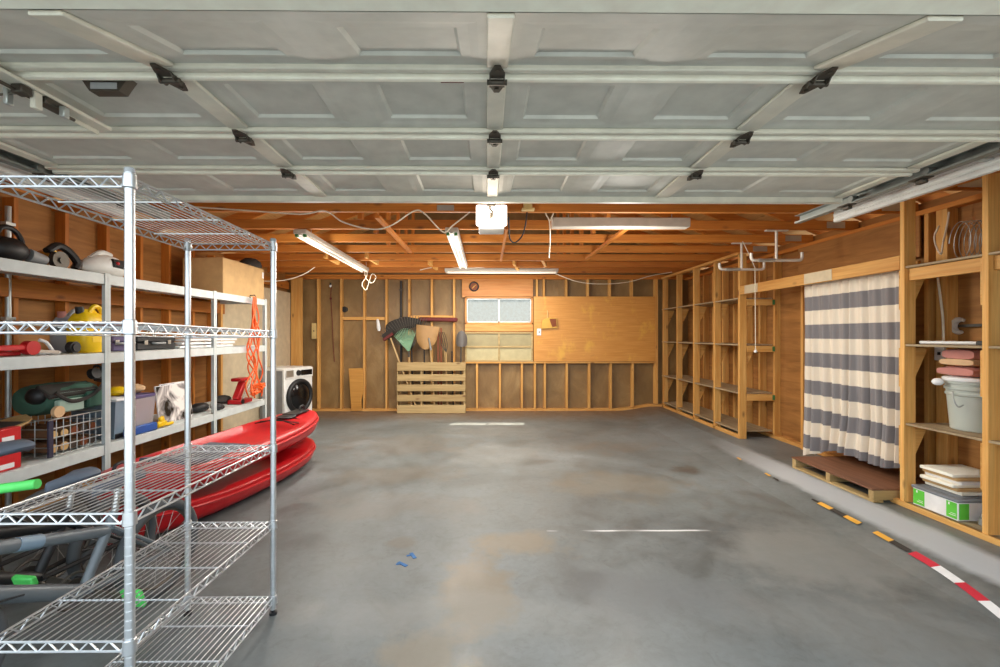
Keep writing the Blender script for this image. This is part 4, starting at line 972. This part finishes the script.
T.part('strap', B().tube(catmull([(-2.99, yc-.2, zc+.17), (-2.97, yc-.1, zc+.1), (-2.965, yc+.05, zc+.12), (-3.0, yc+.2, zc+.2), (-3.1, yc+.24, zc+.22)]), .014), 'dark_cloth')
T.part('end_cap', B().ball((-3.1, yc-.22, zc+.15), .066, (1, .8, .9)), 'black')
p = (-3.0, yc-.16, zc+.05); T.part('buckle', B().cyl((-2.985, yc-.2, zc+.04), (-2.96, yc-.2, zc+.04), .04, seg=16), 'tan_towel', label='tan round patch')
y = gy(94, -3.08)
T = Thing('headphones', 'black headphones lying on the green duffel bag', 'headphones', (-3.08, y, zc+.222))
T.part('ear_cup', B().cyl((-3.1, y, zc+.265), (-3.06, y, zc+.275), .042, seg=16), 'black')
T.part('ear_cup', B().cyl((-3.1, y+.08, zc+.262), (-3.06, y+.08, zc+.262), .04, seg=16), 'black')
T.part('band', B().tube(catmull([(-3.08, y, zc+.3), (-3.1, y+.03, zc+.325), (-3.1, y+.06, zc+.325), (-3.08, y+.08, zc+.3)]), .01), 'black')
# red box and skateboard in front
y = gy(2, -2.96)
T = Thing('gift_box', 'thin red box with white markings at the near end of the bottom grey shelf', 'box', (-2.96, y, z2))
T.part('carton', B().box((-3.0, y-.2, z2), (-2.94, y+.095, z2+.26), .005), 'red_paint')
T.part('print_patch', B().box((-2.9395, y-.02, z2+.12), (-2.938, y+.05, z2+.21)), 'paper_white')
T.part('print_patch', B().box((-2.9395, y-.05, z2+.015), (-2.938, y+.05, z2+.045)), 'paper_white')
solo('cardboard_box', B().box((-3.38, 2.42, z2), (-3.02, 2.86, z2+.128), .005).box((-3.37, 2.43, z2+.1285), (-3.03, 2.85, z2+.133), .002), 'kraft', 'low tan cardboard box behind the red box, under the skateboard', 'box', (-3.38, 2.42, z2))
T = Thing('skateboard', 'skateboard with a worn wooden edge, sloping from the low box up to the wire crate', 'skateboard', (-3.13, 2.78, z2+.216), (math.radians(10.5), 0, 0), local=True)
rings = []
for k in range(15):
    u = k/14; yy = -.29+.56*u; zz = .02*(max(0, abs(2*u-1)-.6)/.4)**2; wd = .1*(1-abs(2*u-1)**6)**.5+.004
    rings.append([V((q*wd, yy, zz+dz)) for q, dz in ((-1, 0), (1, 0), (1, .012), (-1, .012))])
T.part('deck', B().loft(rings), 'handle')
T.part('grip_sheet', B().box((-.085, -.22, .0122), (.085, .2, .0135)), 'dark_cloth', label='dark grip sheet')
for yy in (-.12, .09):
    tr = T.part('truck', B().cyl((-.08, yy, -.032), (.08, yy, -.032), .007).box((-.02, yy-.018, -.032), (.02, yy+.018, .001), .003), 'silver')
    for sx in (-.078, .078): T.part('wheel', B().cyl((sx-.013, yy, -.032), (sx+.013, yy, -.032), .02, seg=16), 'paper_white', tr)
# lidded totes
ya, yb = gy(113, -2.98), gy(126, -2.98)
T = Thing('plastic_bin', 'blue grey plastic bin behind the first shelf post', 'bin', (-3.0, ya, z2))
T.part('body', B().loft([[V((-3.02+sx*(.16+k*.02)-.12, (ya+yb)/2+sy*(yb-ya)*.5*(.88+.1*k), z2+.30*k)) for sx, sy in ((-1, -1), (1, -1), (1, 1), (-1, 1))] for k in (0, 1)]), 'aqua')
T.part('rim', B().box((-3.33, ya-.005, z2+.30), (-2.95, yb+.005, z2+.325), .006), 'paper_white')
T.part('base_ring', B().box((-3.30, ya+.015, z2), (-2.975, yb-.015, z2+.04), .004), 'black')
ya, yb = gy(127.5, -2.98), gy(155, -2.98)
T = Thing('storage_tote', 'clear storage tote with a purple rim on the bottom grey shelf', 'tote', (-3.0, ya, z2))
T.part('body', B().loft([[V((-3.14+sx*(.15+k*.02), (ya+yb)/2+sy*(yb-ya)*.5*(.86+.1*k), z2+.29*k)) for sx, sy in ((-1, -1), (1, -1), (1, 1), (-1, 1))] for k in (0, 1)]), 'clear_tote')
T.part('rim', B().box((-3.31, ya+.005, z2+.29), (-2.965, yb-.005, z2+.32), .006), 'purple', label='purple rim')
for k, (py, mat, lab) in enumerate(((.2, 'yellow_plastic', 'yellow cloth bundle on top of the clear tote'), (.78, 'tan_towel', 'tan cloth bundle on top of the clear tote'))):
    yy = ya+(yb-ya)*py; solo('cloth_bundle', B().ball((-3.12, yy, z2+.362), .07, (1.3, 1.2, .58)), mat, lab, 'cloth', (-3.12, yy, z2+.322))
# leaning prints
for k, (pa, pb, xx, lab) in enumerate(((157, 186, -3.02, 'glossy black and white print leaning in front on the bottom grey shelf'), (162, 190, -3.1, 'glossy print leaning behind another print on the bottom grey shelf'))):
    a, b = gy(pa, xx), gy(pb, xx); T = Thing('picture_print', lab, 'picture', (xx, a, z2))
    T.part('board', B().beam((xx, a, z2+.182), (xx, b, z2+.182), .012, .36, (-.13, 0, 1)), 'paper_white')
    T.part('print', B().beam((xx+.0075, a+.006, z2+.182), (xx+.0075, b-.006, z2+.182), .003, .35, (-.13, 0, 1)), 'print')
y = gy(140, -2.93); yb = gy(158, -2.93)
T = Thing('water_toy', 'blue and yellow water toy lying at the edge of the bottom grey shelf', 'toy', (-2.928, y, z2))
T.part('barrel', B().beam((-2.928, y-.16, z2+.036), (-2.928, yb-.03, z2+.036), .04, .07, ch=.015), 'blue_plastic')
T.part('grip', B().obox((-2.928, yb+.03, z2+.035), (.045, .12, .05), ch=.012).obox((-2.928, yb+.04, z2+.075), (.03, .05, .05), (.3, 0, 0), .01).obox((-2.928, yb+.13, z2+.02), (.03, .1, .025), ch=.008), 'yellow_plastic')
for k, (px, sx, s, lab) in enumerate(((199, -3.12, .07, 'black soft pouch on the bottom grey shelf in front of the prints'), (217, -2.99, .055, 'round black ball glove shape near the edge of the bottom grey shelf'), (222, -3.2, .075, 'dark grey soft bag toward the far end of the bottom grey shelf'))):
    y = gy(px, sx); rings = []
    solo('soft_pouch', B().ball((sx, y, z2+s*.72), s, (1.1, 1.9 if k != 1 else 1.3, .7)).ball((sx+.01, y+s*1.1, z2+s*.5), s*.6, (1, 1.3, .8)), 'dark_cloth' if k == 2 else 'black', lab, 'pouch', (sx, y, z2))
y = gy(243, -3.0)
T = Thing('car_jack', 'red car jack standing at the far end of the bottom grey shelf', 'jack', (-3.02, y, z2))
T.part('base', B().box((-3.12, y-.13, z2), (-2.95, y+.13, z2+.05), .008), 'red_paint')
T.part('arm', B().beam((-3.03, y-.1, z2+.05), (-3.03, y+.05, z2+.26), .08, .07, (0, 0, 1), .012), 'red_paint')
T.part('saddle', B().box((-3.09, y-.11, z2+.27), (-2.96, y+.09, z2+.31), .01).cyl((-3.03, y+.03, z2+.2), (-3.03, y+.03, z2+.28), .025), 'red_plastic')
T.part('lever', B().cyl((-2.97, y-.06, z2+.06), (-2.95, y+.08, z2+.24), .012), 'silver')
T.part('wheel', B().cyl((-2.955, y-.1, z2+.03), (-2.94, y-.1, z2+.03), .028), 'black')
# orange cord bundle hanging from the top shelf
yc = gy(253, -2.86); rnd = random.Random(5); xh = -2.84
T = Thing('extension_cord', 'bundle of orange extension cord hanging from the top grey shelf', 'cord', (xh, yc, 1.85))
for k in range(7):
    w0 = .02+.012*k/2; L = 1.14+.10*rnd.random(); pts = []
    for q in range(25):
        u = q/24; w = (.025+.095*min(1, u*1.6))*(.6+.55*math.sin(u*PI*5+k*1.7)); pts.append(V((xh+.03*math.sin(k*2.1+u*9)*min(1, u*3), yc+(w if k % 2 else -w)+.05*u*math.sin(k), 1.845-L*u)))
    T.part('strand', B().tube(catmull(pts, 3), .0085, 6), 'orange_cord')
pts = [V((xh+.02+.02*math.sin(i*1.9), yc+.17*math.sin(i*2.3)+.05, .72+.06*math.cos(i*1.3))) for i in range(16)]
T.part('loose_loop', B().tube(catmull(pts, 5), .0085, 6), 'orange_cord')
T.part('hook', B().tube([(GX+.004, yc, 1.83), (GX+.004, yc, 1.862), (xh, yc, 1.866), (xh+.012, yc, 1.85)], .006), 'dark_metal')
# conduit on the left wall
y = PX(8, 250, XL+.11).y
T = Thing('conduit', 'grey vertical pipe on the left wall behind the near shelf end', 'pipe', (XL+.11, y, .05))
T.part('pipe', B().cyl((XL+.112, y, .05), (XL+.112, y, 2.33), .018), 'galvanised')
for zz in (.4, 1.5, 2.2): T.part('clip', B().box((XL+.09, y-.035, zz-.012), (XL+.134, y+.035, zz+.012), .002), 'galvanised')
# ---- kayaks
def kayak(z0, lab, ax0, ax1, full):
    """ax0 stern, ax1 bow as (x, y)"""
    L = (V((*ax1, 0))-V((*ax0, 0))).length; ang = math.atan2(ax1[0]-ax0[0], ax1[1]-ax0[1])
    T = Thing('kayak', lab, 'kayak', ((ax0[0]+ax1[0])/2, (ax0[1]+ax1[1])/2, z0), (math.radians(1.6) if full else 0, 0, -ang), local=True)
    N, W, H = 48, .355, .178
    def sect(t):
        k = 1-abs(t)**2.6; w = W*max(k, 0)**.5+.012
        keel = .02*abs(t)**3; gun = H+.045*t*t; return w, keel, gun
    rings = []; Q = 28
    for i in range(N+1):
        t = -1+2*i/N; w, keel, gun = sect(t); y = t*L/2; r = []
        for q in range(Q):
            a = 2*PI*q/Q; c, s = math.cos(a), math.sin(a)
            if s <= 0: zz = gun-(gun-keel)*abs(s)**.75; xx = w*math.copysign(abs(c)**.55, c)
            else:
                xx = w*math.copysign(abs(c)**.8, c); zz = gun+.04*s*(1-.4*abs(t))
                inn = max(0, 1-(abs(t+.05)/.62)**6)*max(0, 1-(abs(xx)/(W*.82))**6); zz -= .09*inn
            r.append(V((xx, y, zz)))
        rings.append(r)
    hull = T.part('hull', B().loft(rings), 'red_plastic')
    for sg in (-1, 1):
        T.part('gunwale_rib', B().tube([V((sg*(sect(t)[0]+.004), t*L/2, sect(t)[2]-.035)) for t in [-.97+1.94*k/40 for k in range(41)]], .011, 8), 'red_plastic')
    if full: T.part('seat_pan', B().obox((0, -.3, H-.02), (.40, .5, .04), ch=.018), 'saddle', label='grey seat pan')
    if full: T.part('seat_back', B().obox((0, -.62, H+.02), (.40, .2, .04), (math.radians(-12), 0, 0), .016), 'saddle', label='grey folded seat back')
    hz = sect(.80)[2]+.045
    if full: T.part('hatch', B().lathe([(.09, 0), (.095, .012), (.08, .02), (.0, .022)], (0, .66*L/2, sect(.66)[2]+.035), 22), 'black')
    for k in range(3 if full else 0):
        y = .48*L/2+.08*k; T.part('bungee', B().tube(catmull([(-.22, y, H+.03), (0, y+.05*(-1)**k, H+.06), (.22, y, H+.03)]), .006, 6), 'black')
    for t in ((-.9, .9) if full else ()):
        w, keel, gun = sect(t); y = t*L/2
        T.part('grab_handle', B().tube(catmull([(0, y-.05, gun+.04), (0, y-.03, gun+.085), (0, y+.03, gun+.085), (0, y+.05, gun+.04)]), .011, 8), 'black')
    if full: T.part('bow_pad', B().obox((0, .80*L/2, sect(.8)[2]+.047), (.15, .26, .016), ch=.006), 'black', label='black deck pad')
    return T
kayak(.003, 'lower red kayak, lying on the concrete floor under the other kayak', (-2.42, 2.86), (-2.04, 4.98), False)
kayak(.262, 'upper red kayak stacked on the other one, with a black pad at its bow', (-2.43, 2.84), (-2.03, 5.06), True)
# ---- bicycles
def wheel(T, name, c, ax, r, tr, mat='rubber', n=20):
    c, ax = V(c), V(ax).normalized()
    w = T.part(name, B().torus(c, ax, r-tr, tr, 44, 10), mat)
    T.part('rim', B().torus(c, ax, r-2.1*tr, .009, 44, 6), 'dark_metal', w)
    T.part('hub', B().cyl(c-ax*.045, c+ax*.045, .02, seg=12), 'silver', w)
    sp = B(); ring = B().ring(c, ax, r-2.1*tr, n); rh = B().ring(c, ax, .02, n)
    for k in range(n): sp.cyl(rh[(k+3) % n]+ax*(.03 if k % 2 else -.03), ring[k], .0014, seg=4)
    T.part('spokes', sp, 'silver', w)
    return w
def bike(lab, rear, front, r, tr, mats, sad_h, bb_z, bar_h, htz=None, gripmat='lime', pedmat='lime', ss=.78):
    rear, front = V(rear), V(front); d = (front-rear); d.z = 0; wb = d.length; d.normalize(); sd = V((0, 0, 1)).cross(d)
    T = Thing('bicycle', lab, 'bicycle', ((rear+front)/2*1).xy.to_tuple()+(0,))
    P = lambda u, s, z: rear.xy.to_3d()+d*u+sd*s+V((0, 0, z))
    wheel(T, 'rear_wheel', rear, sd, r, tr); wheel(T, 'front_wheel', front, sd, r, tr)
    bb = P(wb*.43, 0, bb_z); st = P(wb*.27, 0, sad_h-.14); htz = htz or bar_h-.14; ht = P(wb*.83, 0, htz); hb = P(wb*.87, 0, htz-.14)
    T.part('top_tube', B().cyl(st.lerp(bb, .25), ht, .024, .027), mats)
    T.part('down_tube', B().cyl(bb, hb, .031, .033), mats, label='thick grey down tube')
    T.part('seat_tube', B().cyl(bb, st, .021), mats)
    T.part('head_tube', B().cyl(hb-V((0, 0, .03)), ht+V((0, 0, .03)), .027), mats)
    b = B()
    for s in (-.06, .06): b.cyl(bb+sd*s*.5, rear+sd*s, .012, seg=8); b.cyl(st.lerp(bb, .2)+sd*s*.4, rear+sd*s, .010, seg=8)
    T.part('rear_stays', b, mats)
    b = B()
    for s in (-.055, .055): b.tube([hb+V((0, 0, -.03)), hb+sd*s+V((0, 0, -.07)), front+sd*s], .014, 8)
    T.part('fork', b, mats)
    T.part('seat_post', B().cyl(st, P(wb*.25, 0, sad_h-.03), .014), 'silver')
    rings = []
    for u, w_, h_ in ((-.14, .03, .0), (-.12, .075, .01), (-.05, .085, .012), (.02, .055, .004), (.08, .032, 0), (.14, .022, -.004), (.155, .008, -.01)):
        c = P(wb*.25+u*ss, 0, sad_h+h_); rings.append([c+sd*(w_*ss*math.cos(a))+V((0, 0, .026*math.sin(a)*(1 if math.sin(a) > 0 else 1.3))) for a in [2*PI*q/14 for q in range(14)]])
    T.part('saddle', B().loft(rings), 'saddle')
    hbz = V((ht.x, ht.y, bar_h-.02)); T.part('stem', B().cyl(ht, hbz, .016).cyl(hbz, hbz+d*.07, .017), mats)
    c = hbz+d*.07
    bar = T.part('handlebar', B().tube(catmull([c+sd*-.27-d*.05+V((0, 0, .03)), c+sd*-.1+V((0, 0, .01)), c, c+sd*.1+V((0, 0, .01)), c+sd*.27-d*.05+V((0, 0, .03))]), .012, 8), 'dark_metal')
    for s in (-1, 1):
        T.part('grip', B().cyl(c+sd*s*.16-d*.02+V((0, 0, .018)), c+sd*s*.28-d*.052+V((0, 0, .031)), .017), gripmat, bar, label='bright green grip' if gripmat == 'lime' else None)
        T.part('brake_lever', B().tube([c+sd*s*.13+d*.0+V((0, 0, .01)), c+sd*s*.15+d*.05, c+sd*s*.25+d*.045+V((0, 0, -.01))], .006, 6), 'silver', bar)
    T.part('chainring', B().torus(bb-sd*.045, sd, .075, .006, 28, 6).cyl(bb-sd*.05, bb-sd*.04, .05, seg=20), 'dark_metal')
    ca = V((0, 0, -.075))+d*-.1
    for s, e in ((1, 1), (-1, -1)):
        cr = T.part('crank', B().beam(bb+sd*s*.06, bb+sd*s*.10+ca*e, .014, .024), 'dark_metal')
        T.part('pedal', B().obox(bb+sd*s*.15+ca*e, (.10, .09, .024), (1.25, 0, math.atan2(d.x, d.y)*-1), .006), pedmat, cr)
    cb = B(); cb.tube(catmull([c+d*.04, c+d*.1+sd*.06+V((0, 0, -.08)), hb+d*.05+sd*.04, bb.lerp(hb, .6)+sd*.03]), .004, 6)
    T.part('brake_cable', cb, 'black')
    T.part('frame_decal', B().cyl(ht.lerp(st.lerp(bb, .25), .25), ht.lerp(st.lerp(bb, .25), .42), .0285), 'aqua', label='pale blue decal')
    return T
bike('small grey bicycle with bright green pedals and grips beside the wire rack', (-1.735, 2.37, .25), (-1.86, 1.46, .25), .25, .026, 'bike_grey', .68, .245, .85, .60)
bike('grey bicycle without green grips, right behind the green gripped bicycle', (-2.05, 2.47, .25), (-2.17, 1.58, .25), .25, .026, 'black', .655, .245, .80, .58, gripmat='black', pedmat='black')
bike('tall bicycle with a wide blue grey saddle, closest to the red box on the shelf', (-2.36, 2.42, .28), (-2.5, 1.42, .28), .28, .026, 'black', .81, .26, .95, .70, gripmat='black', pedmat='black', ss=1.05)
# ---- tape on the floor
def floor_z(x): return 0 if x < 2.45 else (x-2.45)/.17*.03 if x < 2.62 else .03+(x-2.62)/.18*.06 if x < 2.8 else min(FR, .09+(x-2.8)/.15*.02)
def onfloor(px, py):
    p = PZ(px, py, 0)
    for _ in range(12): p = PZ(px, py, floor_z(p.x))
    return p
path = catmull([onfloor(x, y) for x, y in ((668, 421), (700, 437), (752, 466), (806, 496), (860, 524), (912, 553), (942, 571), (972, 592), (1010, 622))], 16)
def strip(pts, w, mat, name, lab, cat, grp=None):
    b = B(); L = []; R = []
    for i, p in enumerate(pts):
        d = (pts[min(i+1, len(pts)-1)]-pts[max(i-1, 0)]).normalized(); s = V((d.y, -d.x, 0)).normalized()*w/2
        L.append(V(((p-s).x, (p-s).y, floor_z((p-s).x)+.0015))); R.append(V(((p+s).x, (p+s).y, floor_z((p+s).x)+.0015)))
    n = len(pts); b.add(L+R+[q+V((0, 0, .0012)) for q in L+R], [(i, i+1, n+i+1, n+i) for i in range(n-1)]+[(2*n+i, 3*n+i, 3*n+i+1, 2*n+i+1) for i in range(n-1)])
    return b
cum = [0]
for i in range(1, len(path)): cum.append(cum[-1]+(path[i]-path[i-1]).length)
def at(s):
    for i in range(1, len(path)):
        if cum[i] >= s: return path[i-1].lerp(path[i], (s-cum[i-1])/max(1e-9, cum[i]-cum[i-1]))
    return path[-1]
tot = cum[-1]; s_mid = cum[5*16]
T = Thing('hazard_tape', 'worn yellow and black floor tape along the raised strip, toward the back', 'floor tape', path[0])
k, s = 0, s_mid-.02
while s > s_mid-2.6:
    ln = .13; far = s < s_mid-.75
    if not (far and (k*7) % 5 in (1, 3, 4)) and (k*5) % 7 != 3:
        T.part('stripe', strip([at(s-(ln*.6 if far else ln)*q/3) for q in range(4)], .016 if far else .034, '', '', '', ''), 'tape_yellow' if k % 2 else 'tape_black')
    s -= ln; k += 1
T = Thing('warning_tape', 'red and white floor tape curving along the floor below the pine shelving', 'floor tape', at(s_mid))
k, s = 0, s_mid
while s < tot-.02:
    ln = min(.16, tot-s); T.part('stripe', strip([at(s+ln*q/4) for q in range(5)], .05, '', '', '', ''), 'tape_red' if k % 2 == 0 else 'tape_white'); s += ln; k += 1
for (px, py, a, lab) in ((413, 555.5, .5, 'small blue tape scrap on the concrete floor, farther from the wire rack'), (402.5, 564, .9, 'small blue tape scrap on the concrete floor, nearer the wire rack')):
    p = PZ(px, py, .002); solo('tape_scrap', B().obox(p, (.022, .075, .002), (0, 0, a)).obox(p+V((-.025, .002, .0)), (.03, .014, .002), (0, 0, .3)), 'tape_blue', lab, 'tape', (p.x, p.y, 0))
# ================================================================== camera and light
sc = bpy.context.scene
cd = bpy.data.cameras.new('camera'); cam = bpy.data.objects.new('camera', cd); C.objects.link(cam)
cam.location = (0, 0, EYE); cam.rotation_euler = (PI/2, 0, -YAW); cd.sensor_width = 36; cd.lens = F*.036; cd.shift_x = (500-CX)/1000; cd.shift_y = (CY-333.5)/1000
cd.clip_start = .02; sc.camera = cam
w = bpy.data.worlds.new('sky'); sc.world = w; w.use_nodes = True; nt = w.node_tree; nt.nodes.clear()
out = nt.nodes.new('ShaderNodeOutputWorld'); bg = nt.nodes.new('ShaderNodeBackground'); bg.inputs[0].default_value = (.8, .91, 1.0, 1); bg.inputs[1].default_value = 1.85
nt.links.new(bg.outputs[0], out.inputs[0])
def light(kind, name, loc, energy, col, rot=(0, 0, 0), **kw):
    l = bpy.data.lights.new(name, kind); l.energy = energy; l.color = col; o = bpy.data.objects.new(name, l); C.objects.link(o); o.location = loc; o.rotation_euler = rot
    for a, b in kw.items(): setattr(l, a, b)
    return o
sd = V((-.21, -1.22, -1.83)).normalized()
s = light('SUN', 'sun', (0, 12, 8), 26.0, (1, .95, .87), angle=math.radians(.6)); s.rotation_euler = sd.to_track_quat('-Z', 'Y').to_euler()
# the lit opener lamp, then fill lights added along the unlit strips
light('POINT', 'opener_lamp', (ox, 3.2, oz-.1), 8, (1, .86, .68), shadow_soft_size=.1)
for x, y, z, sx, sy, e in ((-1.825, 5.5, 2.315, .14, 2.3, 27), (-.34, 5.3, 2.315, .14, 2.0, 24), (.25, 7.15, 2.365, 1.7, .12, 17), (1.26, 4.1, 2.35, 1.2, .1, 30)):
    light('AREA', 'added_area_fill', (x, y, z), e, (1, .95, .86), shape='RECTANGLE', size=sx, size_y=sy)  # added area fill just below the strips, which give no light themselves
for x, y, e in ((-1.825, 4.7, 14), (-1.845, 6.3, 13), (-.34, 4.6, 12), (-.34, 6.1, 12), (-.1, 7.15, 8), (.7, 7.15, 8), (1.26, 4.1, 20)):
    light('POINT', 'added_point_fill', (x, y, 1.95), e, (1, .95, .86), shadow_soft_size=.15)  # added unseen point fill in mid-air, where no lamp hangs
sc.view_settings.view_transform = 'Standard'; sc.view_settings.look = 'None'; sc.view_settings.gamma = 1; sc.view_settings.use_curve_mapping = False
sc.view_settings.exposure = 0.7
sc.cycles.max_bounces = 10; sc.cycles.diffuse_bounces = 6; sc.cycles.transparent_max_bounces = 12; sc.cycles.caustics_reflective = False
sc.cycles.use_denoising = True; sc.cycles.sample_clamp_indirect = 8
